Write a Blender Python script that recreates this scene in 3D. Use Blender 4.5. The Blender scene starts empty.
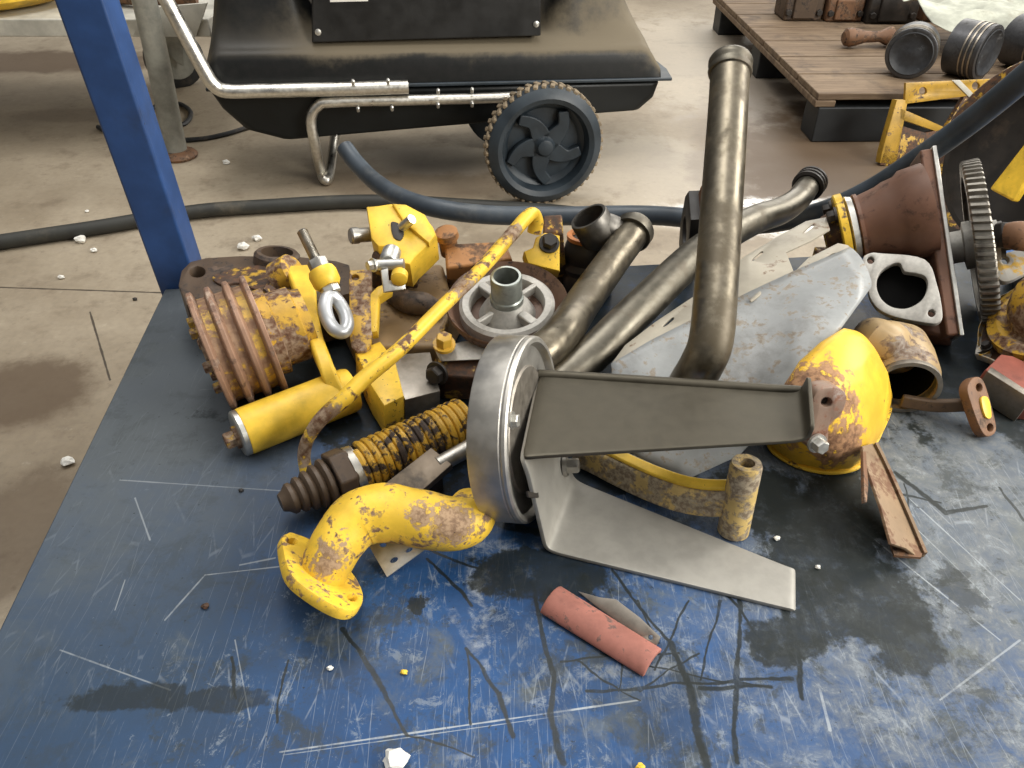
import bpy, bmesh, math, random
from mathutils import Vector, Matrix, noise as mnoise
sc = bpy.context.scene
COL = sc.collection
rnd = random.Random(11)
V3 = Vector
PI = math.pi
# ------------------------------------------------------------------ camera
F, CAMH, PITCH, TZ = 780.0, 1.0, math.radians(37.6), 0.34
CAM = V3((0, 0, CAMH))
FW = V3((0, math.cos(PITCH), -math.sin(PITCH)))
UP = V3((0, math.sin(PITCH), math.cos(PITCH)))
RT = V3((1, 0, 0))
cd = bpy.data.cameras.new('camera')
cam = bpy.data.objects.new('camera', cd)
COL.objects.link(cam)
cd.sensor_width = 36.0
cd.lens = F / 1024 * 36.0
cd.clip_start = 0.02
cam.location = CAM
cam.rotation_euler = (PI / 2 - PITCH, 0, 0)
sc.camera = cam
# ------------------------------------------------------------------ world, lights, exposure
w = bpy.data.worlds.new('workshop_daylight')
sc.world = w
w.use_nodes = True
nt = w.node_tree
nt.nodes.clear()
wo = nt.nodes.new('ShaderNodeOutputWorld')
bg = nt.nodes.new('ShaderNodeBackground')
tc = nt.nodes.new('ShaderNodeTexCoord')
sx = nt.nodes.new('ShaderNodeSeparateXYZ')
rp = nt.nodes.new('ShaderNodeValToRGB')
mr = nt.nodes.new('ShaderNodeMapRange')
nt.links.new(tc.outputs['Generated'], sx.inputs[0])
nt.links.new(sx.outputs['Z'], mr.inputs['Value'])
mr.inputs['From Min'].default_value = -1
mr.inputs['From Max'].default_value = 1
nt.links.new(mr.outputs[0], rp.inputs[0])
cr = rp.color_ramp
cr.elements[0].position = 0.45
cr.elements[0].color = (0.06, 0.056, 0.05, 1)
cr.elements[1].position = 1.0
cr.elements[1].color = (1.65, 1.62, 1.57, 1)
e = cr.elements.new(0.62)
e.color = (0.17, 0.165, 0.155, 1)
e = cr.elements.new(0.82)
e.color = (0.30, 0.295, 0.285, 1)
nt.links.new(rp.outputs[0], bg.inputs['Color'])
bg.inputs['Strength'].default_value = 0.95
nt.links.new(bg.outputs[0], wo.inputs[0])


def area(name, loc, target, sx_, sy_, power, color=(1, 1, 1)):
    ld = bpy.data.lights.new(name, 'AREA')
    ld.shape = 'RECTANGLE'
    ld.size, ld.size_y, ld.energy, ld.color = sx_, sy_, power, color
    o = bpy.data.objects.new(name, ld)
    COL.objects.link(o)
    o.location = loc
    o.rotation_euler = (V3(target) - V3(loc)).to_track_quat('-Z', 'Y').to_euler()
    return o


area('open_door_daylight', (2.6, 6.2, 2.4), (0.5, 1.2, 0.3), 3.2, 2.6, 100, (1.0, 0.965, 0.90))
area('near_door_daylight', (2.9, -0.3, 1.9), (0.2, 0.75, 0.4), 1.8, 1.6, 150, (1.0, 0.97, 0.90))
area('side_window_daylight', (3.8, 2.6, 2.8), (0.4, 0.6, 0.34), 2.0, 1.5, 120, (1.0, 0.97, 0.91))
area('overhead_fill', (-0.3, 2.2, 4.4), (0.0, 1.2, 0.0), 1.2, 3.0, 75, (1.0, 0.98, 0.94))  # unseen overhead area light, added to lift brightness from above
sc.view_settings.view_transform = 'Standard'
sc.view_settings.look = 'None'
sc.view_settings.exposure = 0.0
sc.view_settings.gamma = 1.0
sc.view_settings.use_curve_mapping = False


# ------------------------------------------------------------------ projection helpers
def ray(px, py):
    return RT * ((px - 512) / F) + UP * ((384 - py) / F) + FW


def D(px, py, d):
    return CAM + ray(px, py) * d


def Z(px, py, z):
    r = ray(px, py)
    return CAM + r * ((z - CAMH) / r.z)


def P(px, py, h=0.0):
    return Z(px, py, TZ + h)


def G(px, py, h=0.0):
    return Z(px, py, h)


def PLN(px, py, p0, n):
    r = ray(px, py)
    return CAM + r * ((p0 - CAM).dot(n) / r.dot(n))


def plane3(a, b, c):
    n = (b - a).cross(c - a).normalized()
    return a, (n if n.dot(CAM - a) > 0 else -n)


def VY(px, py, y):
    return PLN(px, py, V3((0, y, 0)), V3((0, 1, 0)))


def dep(p):
    return (p - CAM).dot(FW)


def M(px, p):
    return px * dep(p) / F


def nrm(px, py, ang, ratio):
    v = ray(px, py).normalized()
    a = math.radians(ang)
    s = RT * math.cos(a) + UP * math.sin(a)
    s = (s - v * s.dot(v)).normalized()
    return (v * -ratio + s * math.sqrt(max(0, 1 - ratio * ratio))).normalized()


# ------------------------------------------------------------------ mesh builder
def frame(axis, hint=None):
    a = axis.normalized()
    h = hint or (V3((0, 0, 1)) if abs(a.z) < 0.9 else V3((0, 1, 0)))
    u = (h - a * h.dot(a)).normalized()
    return a, u, a.cross(u)


def smooth_path(pts, n=6):
    if len(pts) < 3:
        return [p.copy() for p in pts]
    out = []
    for i in range(len(pts) - 1):
        p0 = pts[i - 1] if i else pts[0] * 2 - pts[1]
        p1, p2 = pts[i], pts[i + 1]
        p3 = pts[i + 2] if i + 2 < len(pts) else pts[-1] * 2 - pts[-2]
        for k in range(n):
            t = k / n
            out.append(0.5 * ((2 * p1) + (p2 - p0) * t + (2 * p0 - 5 * p1 + 4 * p2 - p3) * t * t + (3 * p1 - p0 - 3 * p2 + p3) * t ** 3))
    out.append(pts[-1].copy())
    return out


def lerp_list(vals, n):
    out = []
    for i in range(n):
        t = i / (n - 1) * (len(vals) - 1)
        k = min(int(t), len(vals) - 2)
        out.append(vals[k] + (vals[k + 1] - vals[k]) * (t - k))
    return out


class MB:
    def __init__(self):
        self.bm = bmesh.new()

    def face(self, vs):
        try:
            return self.bm.faces.new(vs)
        except ValueError:
            return None

    def rings(self, rings, closed_ends=True, loop=False):
        vs = [[self.bm.verts.new(p) for p in r] for r in rings]
        n = len(vs[0])
        m = len(vs)
        for i in range(m if loop else m - 1):
            a, b = vs[i], vs[(i + 1) % m]
            for k in range(n):
                self.face((a[k], a[(k + 1) % n], b[(k + 1) % n], b[k]))
        if closed_ends and not loop:
            self.face(vs[0][::-1])
            self.face(vs[-1])
        return self

    def tube(self, pts, r, seg=16, n=6, wall=None, squash=1.0, loop=False, wob=0.0):
        pts = smooth_path(pts, n) if not loop else loop_path(pts, n)
        rs = lerp_list(r, len(pts)) if isinstance(r, (list, tuple)) else [r] * len(pts)
        t0 = (pts[1] - pts[0]).normalized()
        _, u, _ = frame(t0)
        rings, inner = [], []
        m = len(pts)
        for i, p in enumerate(pts):
            if loop:
                t = (pts[(i + 1) % m] - pts[i - 1]).normalized()
            else:
                t = (pts[min(i + 1, m - 1)] - pts[max(i - 1, 0)]).normalized()
            u = (u - t * u.dot(t)).normalized()
            v = t.cross(u)
            rr = rs[i] * (1 + wob * mnoise.noise(p * 40))
            rings.append([p + (u * math.cos(2 * PI * k / seg) + v * math.sin(2 * PI * k / seg) * squash) * rr for k in range(seg)])
            if wall:
                inner.append([p + (u * math.cos(2 * PI * k / seg) + v * math.sin(2 * PI * k / seg) * squash) * (rr - wall) for k in range(seg)])
        if wall:
            self.rings(rings + inner[::-1], loop=True)
        else:
            self.rings(rings, loop=loop)
        return self

    def lathe(self, c, axis, prof, seg=40, closed=False):
        """prof: (t along the axis, radius); closed profiles make rings with a bore"""
        a, u, v = frame(axis)
        rings = []
        for t, r in prof:
            r = max(r, 1e-5)
            rings.append([c + a * t + (u * math.cos(2 * PI * k / seg) + v * math.sin(2 * PI * k / seg)) * r for k in range(seg)])
        self.rings(rings, loop=closed)
        return self

    def cyl(self, a, b, r, seg=20):
        L = (b - a).length
        return self.lathe(a, b - a, [(0, r), (L, r)], seg)

    def box(self, c, ax, ay, sx, sy, sz):
        ax = ax.normalized()
        ay = (ay - ax * ay.dot(ax)).normalized()
        az = ax.cross(ay)
        p = lambda i, j, k: c + ax * sx * i / 2 + ay * sy * j / 2 + az * sz * k / 2
        self.rings([[p(-1, -1, k), p(1, -1, k), p(1, 1, k), p(-1, 1, k)] for k in (-1, 1)])
        return self

    def prism(self, pts, vec):
        self.rings([pts, [p + vec for p in pts]])
        return self

    def hull(self, pts):
        b = bmesh.new()
        for p in pts:
            b.verts.new(p)
        r = bmesh.ops.convex_hull(b, input=b.verts)
        dead = [g for g in r['geom_interior'] if isinstance(g, bmesh.types.BMVert)]
        if dead:
            bmesh.ops.delete(b, geom=dead, context='VERTS')
        bmesh.ops.dissolve_limit(b, angle_limit=0.05, verts=b.verts, edges=b.edges)
        self.merge(b)
        return self

    def merge(self, b):
        me = bpy.data.meshes.new('t')
        b.to_mesh(me)
        b.free()
        self.bm.from_mesh(me)
        bpy.data.meshes.remove(me)

    def hexa(self, c, axis, r, h, n=6):
        a, u, v = frame(axis)
        ring = lambda t, k2: [c + a * t + (u * math.cos(2 * PI * k / n) + v * math.sin(2 * PI * k / n)) * k2 for k in range(n)]
        self.rings([ring(0, r), ring(h * 0.85, r), ring(h, r * 0.86)])
        return self

    def ribbon(self, pts, wdir, width, thick, n=5):
        """flat bar along a path; wdir = direction of its width"""
        pts = smooth_path(pts, n)
        ws = lerp_list(width, len(pts)) if isinstance(width, (list, tuple)) else [width] * len(pts)
        rings = []
        for i, p in enumerate(pts):
            t = (pts[min(i + 1, len(pts) - 1)] - pts[max(i - 1, 0)]).normalized()
            wd = (wdir - t * wdir.dot(t)).normalized()
            nn = t.cross(wd)
            a, b = wd * ws[i] / 2, nn * thick / 2
            rings.append([p - a - b, p + a - b, p + a + b, p - a + b])
        self.rings(rings)
        return self

    def grid(self, rows):
        vs = [[self.bm.verts.new(p) for p in r] for r in rows]
        for i in range(len(vs) - 1):
            for k in range(len(vs[0]) - 1):
                self.face((vs[i][k], vs[i][k + 1], vs[i + 1][k + 1], vs[i + 1][k]))
        return self

    def plate(self, outline, thick, holes=(), n=None, bevel=0.0012, down=None):
        """outline, holes: lists of 3D points near one plane. Extruded 'thick' away from the side that 'n' faces."""
        c = sum(outline, V3()) / len(outline)
        if n is None:
            n = V3()
            for i, p in enumerate(outline):
                n += (p - c).cross(outline[(i + 1) % len(outline)] - c)
            n.normalize()
            if n.dot(CAM - c) < 0:
                n = -n
        a, u, v = frame(n)
        cu = bpy.data.curves.new('t', 'CURVE')
        cu.dimensions = '2D'
        cu.fill_mode = 'BOTH'
        cu.extrude = max(thick / 2 - bevel, 1e-4)
        cu.bevel_depth = bevel
        cu.bevel_resolution = 1
        cu.offset = -bevel
        for pl in [outline] + list(holes):
            s = cu.splines.new('POLY')
            s.points.add(len(pl) - 1)
            for q, p in zip(s.points, pl):
                q.co = ((p - c).dot(u), (p - c).dot(v), 0, 1)
            s.use_cyclic_u = True
        o = bpy.data.objects.new('t', cu)
        COL.objects.link(o)
        dg = bpy.context.evaluated_depsgraph_get()
        me = bpy.data.meshes.new_from_object(o.evaluated_get(dg))
        me.transform(Matrix((u, v, a)).transposed().to_4x4())
        me.transform(Matrix.Translation(c - a * thick / 2))
        self.bm.from_mesh(me)
        bpy.data.meshes.remove(me)
        bpy.data.objects.remove(o)
        bpy.data.curves.remove(cu)
        return self

    def coil(self, a, b, R, r, turns, seg=8, res=22, taper=None):
        ax, u, v = frame(b - a)
        L = (b - a).length
        N = int(turns * res)
        pts = []
        for i in range(N + 1):
            t = i / N
            an = 2 * PI * turns * t
            rr = R * (taper(t) if taper else 1)
            pts.append(a + ax * L * t + (u * math.cos(an) + v * math.sin(an)) * rr)
        rings = []
        for i, p in enumerate(pts):
            t = (pts[min(i + 1, N)] - pts[max(i - 1, 0)]).normalized()
            q = (p - a)
            o = (q - ax * q.dot(ax)).normalized()
            o = (o - t * o.dot(t)).normalized()
            s = t.cross(o)
            rings.append([p + (o * math.cos(2 * PI * k / seg) + s * math.sin(2 * PI * k / seg)) * r for k in range(seg)])
        self.rings(rings)
        return self

    def lump(self, c, sx_, sy_, sz_, sub=2, amp=0.25, freq=1.5, seed=0):
        b = bmesh.new()
        bmesh.ops.create_icosphere(b, subdivisions=sub, radius=1)
        for vv in b.verts:
            k = 1 + amp * mnoise.noise(vv.co * freq + V3((seed * 3.1, seed, 0)))
            vv.co = V3((vv.co.x * sx_ * k, vv.co.y * sy_ * k, vv.co.z * sz_ * k)) + c
        self.merge(b)
        return self

    def rough(self, amp, freq):
        for vv in self.bm.verts:
            vv.co += mnoise.noise_vector(vv.co * freq) * amp
        return self


def loop_path(pts, n):
    out = []
    m = len(pts)
    for i in range(m):
        p0, p1, p2, p3 = pts[i - 1], pts[i], pts[(i + 1) % m], pts[(i + 2) % m]
        for k in range(n):
            t = k / n
            out.append(0.5 * ((2 * p1) + (p2 - p0) * t + (2 * p0 - 5 * p1 + 4 * p2 - p3) * t * t + (3 * p1 - p0 - 3 * p2 + p3) * t ** 3))
    return out


WL = {}


def build(name, mb, mat, parent=None, bevel=0, seg=2, angle=38, loc=None, solid=0, subd=0, flat=False):
    bm = mb.bm
    bmesh.ops.remove_doubles(bm, verts=bm.verts, dist=1e-6)
    bmesh.ops.recalc_face_normals(bm, faces=bm.faces)
    me = bpy.data.meshes.new(name)
    bm.to_mesh(me)
    bm.free()
    if parent:
        base = WL[parent.name]
    elif loc is not None:
        base = V3(loc)
    else:
        xs = [v.co for v in me.vertices]
        base = V3(((min(p.x for p in xs) + max(p.x for p in xs)) / 2, (min(p.y for p in xs) + max(p.y for p in xs)) / 2, min(p.z for p in xs)))
    me.transform(Matrix.Translation(-base))
    if not flat:
        for p in me.polygons:
            p.use_smooth = True
        me.set_sharp_from_angle(angle=math.radians(angle))
    me.materials.append(mat)
    o = bpy.data.objects.new(name, me)
    COL.objects.link(o)
    WL[o.name] = base.copy()
    if parent:
        o.parent = parent
    else:
        o.location = base
    if solid:
        s = o.modifiers.new('thickness', 'SOLIDIFY')
        s.thickness = solid
        s.offset = 0
    if bevel:
        b = o.modifiers.new('bevel', 'BEVEL')
        b.width = bevel
        b.segments = seg
        b.limit_method = 'ANGLE'
        b.angle_limit = math.radians(30)
        b.use_clamp_overlap = True
    if subd:
        s = o.modifiers.new('subdivision', 'SUBSURF')
        s.levels = s.render_levels = subd
    return o


def thing(name, label, cat, loc, group=None):
    o = bpy.data.objects.new(name, None)
    COL.objects.link(o)
    o.location = loc
    o.empty_display_size = 0.02
    WL[o.name] = V3(loc)
    return tag(o, label, cat, group)


def tag(o, label, cat, group=None):
    o['label'] = label
    o['category'] = cat
    if group:
        o['group'] = group
    return o


def struct(o):
    o['kind'] = 'structure'
    return o


def circ(c, n, r, k=20, ratio=1.0, hint=None):
    a, u, v = frame(n, hint)
    return [c + (u * math.cos(2 * PI * i / k) * ratio + v * math.sin(2 * PI * i / k)) * r for i in range(k)]


def pl(pts, h):
    return [P(x, y, h) for x, y in pts]


def on(pts, pn):
    return [PLN(x, y, pn[0], pn[1]) for x, y in pts]


def pxcirc(cx, cy, r, k=14, ry=None, rot=0.0):
    ry = ry or r
    c, s = math.cos(rot), math.sin(rot)
    return [(cx + math.cos(2 * PI * i / k) * r * c - math.sin(2 * PI * i / k) * ry * s,
             cy + math.cos(2 * PI * i / k) * r * s + math.sin(2 * PI * i / k) * ry * c) for i in range(k)]


def spl(pts, n=5):
    """rounded closed pixel outline"""
    q = loop_path([V3((x, y, 0)) for x, y in pts], n)
    return [(p.x, p.y) for p in q]


# ------------------------------------------------------------------ materials
class NT:
    def __init__(self, name):
        self.m = bpy.data.materials.new(name)
        self.m.use_nodes = True
        self.t = self.m.node_tree
        self.b = self.t.nodes['Principled BSDF']
        self.tc = self.t.nodes.new('ShaderNodeTexCoord')
        self.co = self.tc.outputs['Object']

    def new(self, ty):
        return self.t.nodes.new(ty)

    def link(self, a, b):
        self.t.links.new(a, b)

    def put(self, sock, v):
        if hasattr(v, 'node'):
            self.link(v, sock)
        elif isinstance(v, (tuple, list)) and len(v) == 3 and sock.type == 'RGBA':
            sock.default_value = (*v, 1)
        else:
            sock.default_value = v

    def noise(self, scale, detail=6, rough=0.6, dist=0.0, vec=None):
        n = self.new('ShaderNodeTexNoise')
        n.inputs['Scale'].default_value = scale
        n.inputs['Detail'].default_value = detail
        n.inputs['Roughness'].default_value = rough
        n.inputs['Distortion'].default_value = dist
        self.link(vec or self.co, n.inputs['Vector'])
        return n.outputs['Fac']

    def mapping(self, scale=(1, 1, 1), rot=(0, 0, 0), loc=(0, 0, 0), vec=None):
        n = self.new('ShaderNodeMapping')
        n.inputs['Scale'].default_value = scale
        n.inputs['Rotation'].default_value = rot
        n.inputs['Location'].default_value = loc
        self.link(vec or self.co, n.inputs['Vector'])
        return n.outputs[0]

    def rng(self, v, a, b, c=0.0, d=1.0):
        n = self.new('ShaderNodeMapRange')
        n.clamp = False
        n.interpolation_type = 'SMOOTHSTEP'
        self.put(n.inputs['Value'], v)
        n.inputs['From Min'].default_value = a
        n.inputs['From Max'].default_value = b
        n.inputs['To Min'].default_value = c
        n.inputs['To Max'].default_value = d
        return n.outputs[0]

    def math(self, op, a, b=0.0, clamp=False):
        n = self.new('ShaderNodeMath')
        n.operation = op
        n.use_clamp = clamp
        self.put(n.inputs[0], a)
        self.put(n.inputs[1], b)
        return n.outputs[0]

    def vmath(self, op, a, b=None, scale=None):
        n = self.new('ShaderNodeVectorMath')
        n.operation = op
        self.put(n.inputs[0], a)
        if b is not None:
            self.put(n.inputs[1], b)
        if scale is not None:
            self.put(n.inputs['Scale'], scale)
        return n.outputs['Value'] if op in ('DOT_PRODUCT', 'LENGTH', 'DISTANCE') else n.outputs[0]

    def mix(self, f, a, b):
        n = self.new('ShaderNodeMix')
        n.data_type = 'RGBA'
        self.put(n.inputs[0], f)
        self.put(n.inputs[6], a)
        self.put(n.inputs[7], b)
        return n.outputs[2]

    def bump(self, h, strength=0.3, dist=0.002):
        n = self.new('ShaderNodeBump')
        n.inputs['Strength'].default_value = strength
        n.inputs['Distance'].default_value = dist
        self.link(h, n.inputs['Height'])
        self.link(n.outputs[0], self.b.inputs['Normal'])

    def out(self, color=None, rough=None, metal=None, spec=None):
        if color is not None:
            self.put(self.b.inputs['Base Color'], color)
        if rough is not None:
            self.put(self.b.inputs['Roughness'], rough)
        if metal is not None:
            self.put(self.b.inputs['Metallic'], metal)
        if spec is not None:
            self.b.inputs['Specular IOR Level'].default_value = spec
        return self.m

    def blob(self, c, rx, ry=None, rz=None, wob=0.35, scale=40, soft=0.25, vec=None, nz=None):
        """1 inside an uneven blotch at object-space point c"""
        q = self.vmath('SUBTRACT', vec or self.co, tuple(c))
        q = self.vmath('MULTIPLY', q, (1 / rx, 1 / (ry or rx), 1 / (rz or ry or rx)))
        d = self.vmath('LENGTH', q)
        nz = nz or self.noise(scale, 5, 0.65)
        d = self.math('ADD', d, self.math('MULTIPLY', self.math('SUBTRACT', nz, 0.5), wob * 4))
        return self.rng(d, 1 + soft, 1 - soft)


def paint(name, base, worn, under, amt=0.45, scale=35, rough=0.42, chips=0.6, spots=(), origin=None, var=0.25, seed=0.0, bump=0.25):
    """old paint with worn-through patches, dark chips and grime"""
    t = NT(name)
    v = t.mapping(loc=(seed, seed * 0.7, seed * 1.3))
    n1 = t.noise(scale, 8, 0.68, 0.3, v)
    n2 = t.noise(scale * 4, 4, 0.6, 0.0, v)
    n3 = t.noise(scale * 0.5, 5, 0.6, 0.0, v)
    ee = t.math('ADD', n1, t.math('MULTIPLY', t.math('SUBTRACT', n2, 0.5), 0.34))
    th = 1 - amt
    f = t.rng(ee, th - 0.012, th + 0.018)
    edge = t.rng(ee, th - 0.055, th - 0.012)
    nsp = t.math('ADD', t.math('MULTIPLY', n1, 0.45), t.math('MULTIPLY', n2, 0.55)) if spots else None
    for c, r in spots:
        f = t.math('MAXIMUM', f, t.blob(c - (origin or V3()), r, wob=1.0, scale=scale, nz=nsp, soft=0.18))
    chip = t.rng(n2, 1 - chips * 0.56, 1 - chips * 0.56 + 0.03)
    col = t.mix(t.rng(n3, 0.3, 0.7), tuple(x * (1 - var) for x in base), tuple(min(1, x * (1 + var * 0.6)) for x in base))
    wc = t.mix(t.rng(n2, 0.35, 0.65), worn, under)
    col = t.mix(t.math('MULTIPLY', edge, 0.55), col, under)
    col = t.mix(f, col, wc)
    col = t.mix(chip, col, tuple(x * 0.35 for x in under))
    grime = t.noise(scale * 0.35, 6, 0.7, 0.0, v)
    col = t.mix(t.rng(grime, 0.5, 0.8, 0, 0.55), col, tuple(x * 0.3 for x in under))
    t.bump(n1, bump, 0.0015)
    return t.out(col, t.rng(f, 0, 1, rough, 0.72), 0.0, 0.4)


def metal(name, base, dirt=(0.05, 0.04, 0.03), dirt_amt=0.3, rough=0.35, metallic=1.0, scale=18, stretch=(1, 1, 1), var=0.2, bump=0.06, seed=0.0):
    t = NT(name)
    v = t.mapping(scale=stretch, loc=(seed, seed, seed))
    n1 = t.noise(scale, 7, 0.65, 0.2, v)
    n2 = t.noise(scale * 6, 4, 0.6, 0, v)
    col = t.mix(t.rng(n2, 0.3, 0.7), tuple(x * (1 - var) for x in base), base)
    d = t.rng(n1, 0.75 - dirt_amt * 0.5, 0.9 - dirt_amt * 0.5)
    col = t.mix(d, col, dirt)
    t.bump(n2, bump, 0.001)
    return t.out(col, t.math('ADD', t.rng(n1, 0.3, 0.75, rough, rough + 0.22), t.rng(n2, 0.3, 0.7, -0.04, 0.04)), t.rng(d, 0, 1, metallic, metallic * 0.4))


def plain(name, base, rough=0.5, metallic=0.0, var=0.3, scale=25, dust=None, dust_amt=0.0, bump=0.05, spec=0.5):
    t = NT(name)
    n1 = t.noise(scale, 6, 0.62)
    col = t.mix(t.rng(n1, 0.3, 0.7), tuple(x * (1 - var) for x in base), tuple(min(1, x * (1 + var)) for x in base))
    if dust:
        n2 = t.noise(scale * 0.4, 6, 0.7)
        col = t.mix(t.rng(n2, 0.75 - dust_amt * 0.6, 0.95 - dust_amt * 0.6, 0, 0.85), col, dust)
    t.bump(n1, bump, 0.001)
    return t.out(col, t.rng(n1, 0.2, 0.8, rough - 0.06, rough + 0.1), metallic, spec)


YEL = (0.84, 0.54, 0.05)
YEL2 = (0.62, 0.37, 0.045)
RUST = (0.13, 0.062, 0.032)
BRN = (0.11, 0.068, 0.04)
GRY = (0.34, 0.25, 0.17)
m_yel = paint('chipped_yellow_paint', YEL, GRY, BRN, 0.36, 38)
m_yelb = paint('bright_yellow_paint', YEL, RUST, BRN, 0.24, 40, chips=0.55, seed=2.2)
m_yelw = paint('worn_yellow_paint', YEL2, GRY, RUST, 0.5, 30, seed=4.1)
m_yelr = paint('rusty_yellow_paint', YEL2, RUST, (0.06, 0.04, 0.03), 0.56, 28, seed=6.3)
m_brown = paint('brown_oily_casting', (0.10, 0.066, 0.042), (0.15, 0.10, 0.07), (0.045, 0.034, 0.028), 0.45, 22, rough=0.55, seed=1.0)
m_rust = paint('rust_brown_steel', (0.20, 0.10, 0.05), (0.28, 0.17, 0.10), (0.07, 0.04, 0.025), 0.45, 26, rough=0.6, seed=3.0)
m_red = paint('red_primer', (0.33, 0.10, 0.07), (0.22, 0.12, 0.09), (0.08, 0.05, 0.045), 0.3, 45, rough=0.6, chips=0.5, seed=5.0)
m_pipe = metal('oily_steel_pipe', (0.215, 0.188, 0.142), (0.10, 0.08, 0.05), 0.55, 0.30, stretch=(1, 1, 1), seed=1)
m_pipeg = metal('dull_grey_pipe', (0.17, 0.155, 0.125), (0.10, 0.08, 0.055), 0.45, 0.33, seed=4)
m_steel = metal('brushed_steel', (0.48, 0.46, 0.42), (0.20, 0.18, 0.15), 0.28, 0.33, seed=2)
m_steeld = metal('stained_sheet_steel', (0.32, 0.29, 0.25), (0.16, 0.14, 0.11), 0.3, 0.38, metallic=0.9, seed=3)
m_alu = metal('grey_cast_alloy', (0.50, 0.48, 0.44), (0.14, 0.12, 0.10), 0.25, 0.5, metallic=0.55, seed=6, scale=30)
m_zinc = metal('zinc_plated_steel', (0.62, 0.61, 0.57), (0.2, 0.18, 0.15), 0.2, 0.3, metallic=0.9, seed=7)
m_black = plain('black_rubber', (0.022, 0.024, 0.026), 0.45, dust=(0.12, 0.10, 0.08), dust_amt=0.35)
m_dark = plain('dark_oily_iron', (0.022, 0.018, 0.015), 0.5, dust=(0.07, 0.05, 0.035), dust_amt=0.4)
m_cowl = paint('bare_galvanised_sheet', (0.29, 0.30, 0.30), (0.33, 0.31, 0.27), (0.25, 0.21, 0.165), 0.40, 42, rough=0.36, chips=0.35, var=0.15, seed=8, bump=0.08)
m_void = plain('shaded_bore_black', (0.004, 0.004, 0.004), 0.9, var=0.1, spec=0.1)  # near-black colour stands in for the shade deep inside bores and ports
m_white = plain('white_plaster_crumb', (0.78, 0.76, 0.70), 0.8, var=0.1)

# ------------------------------------------------------------------ floor
t = NT('worn_concrete')
n1 = t.noise(1.3, 8, 0.65)
n2 = t.noise(9, 8, 0.7)
n3 = t.noise(60, 4, 0.6)
col = t.mix(t.rng(n1, 0.32, 0.68), (0.255, 0.205, 0.142), (0.41, 0.345, 0.255))
col = t.mix(t.rng(n2, 0.50, 0.70, 0, 0.6), col, (0.17, 0.13, 0.088))
n4 = t.noise(28, 8, 0.75)
col = t.mix(t.rng(n4, 0.56, 0.68, 0, 0.4), col, (0.13, 0.10, 0.07))
col = t.mix(t.rng(n4, 0.42, 0.30, 0, 0.35), col, (0.52, 0.46, 0.36))
col = t.mix(t.rng(n3, 0.3, 0.8, 0, 0.22), col, (0.13, 0.11, 0.09))


def streak(t, a, b, width, nz, wob=0.4):
    a, b = V3(a), V3(b)
    ba = b - a
    q = t.vmath('SUBTRACT', t.co, tuple(a))
    h = t.math('MINIMUM', t.math('MAXIMUM', t.vmath('DOT_PRODUCT', q, tuple(ba / ba.length_squared)), 0.0), 1.0)
    d = t.vmath('LENGTH', t.vmath('SUBTRACT', q, t.vmath('SCALE', tuple(ba), scale=h)))
    d = t.math('ADD', d, t.math('MULTIPLY', t.math('SUBTRACT', nz, 0.5), width * wob * 4))
    return t.rng(d, width, width * 0.45)


nz = t.noise(25, 4, 0.6)
for a, b, wd in (((668, 43), (722, 43), 0.004), ((-40, 286), (170, 293), 0.004), ((90, 312), (110, 380), 0.003)):
    col = t.mix(streak(t, G(*a), G(*b), wd, nz), col, (0.07, 0.055, 0.04))
for (x, y, rx, ry, k) in ((10, 395, 0.16, 0.12, 0.8), (0, 540, 0.12, 0.16, 0.6), (420, 182, 0.35, 0.14, 0.5), (760, 150, 0.22, 0.5, 0.55),
                          (20, 62, 0.7, 0.18, 0.85), (785, 130, 0.24, 0.65, 0.95), (740, 175, 0.16, 0.25, 0.8), (850, 175, 0.40, 0.25, 0.9), (900, 130, 0.5, 0.3, 0.8), (640, 240, 0.5, 0.06, 0.3), (765, 90, 0.12, 0.3, 0.55), (90, 115, 0.3, 0.08, 0.35)):
    col = t.mix(t.math('MULTIPLY', t.blob(G(x, y), rx, ry, 1, nz=n2), k), col, (0.095, 0.062, 0.036))
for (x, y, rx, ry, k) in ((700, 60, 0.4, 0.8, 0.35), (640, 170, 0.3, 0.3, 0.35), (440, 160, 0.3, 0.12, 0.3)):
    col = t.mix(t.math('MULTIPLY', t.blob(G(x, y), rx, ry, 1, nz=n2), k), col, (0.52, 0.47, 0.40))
white_specks = t.math('MULTIPLY', t.blob(G(795, 216), 0.34, 0.11, 1, wob=0.5, nz=n2, soft=0.4), t.rng(n3, 0.32, 0.46))  # speckled white patch on the floor behind the bench
col = t.mix(white_specks, col, (0.86, 0.85, 0.82))
t.bump(n2, 0.15, 0.003)
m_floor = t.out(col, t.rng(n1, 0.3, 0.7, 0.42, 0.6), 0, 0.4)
mb = MB()
mb.box(V3((0, 3.0, -0.06)), V3((1, 0, 0)), V3((0, 1, 0)), 14, 14, 0.12)
struct(build('floor', mb, m_floor, loc=(0, 0, 0)))

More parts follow.
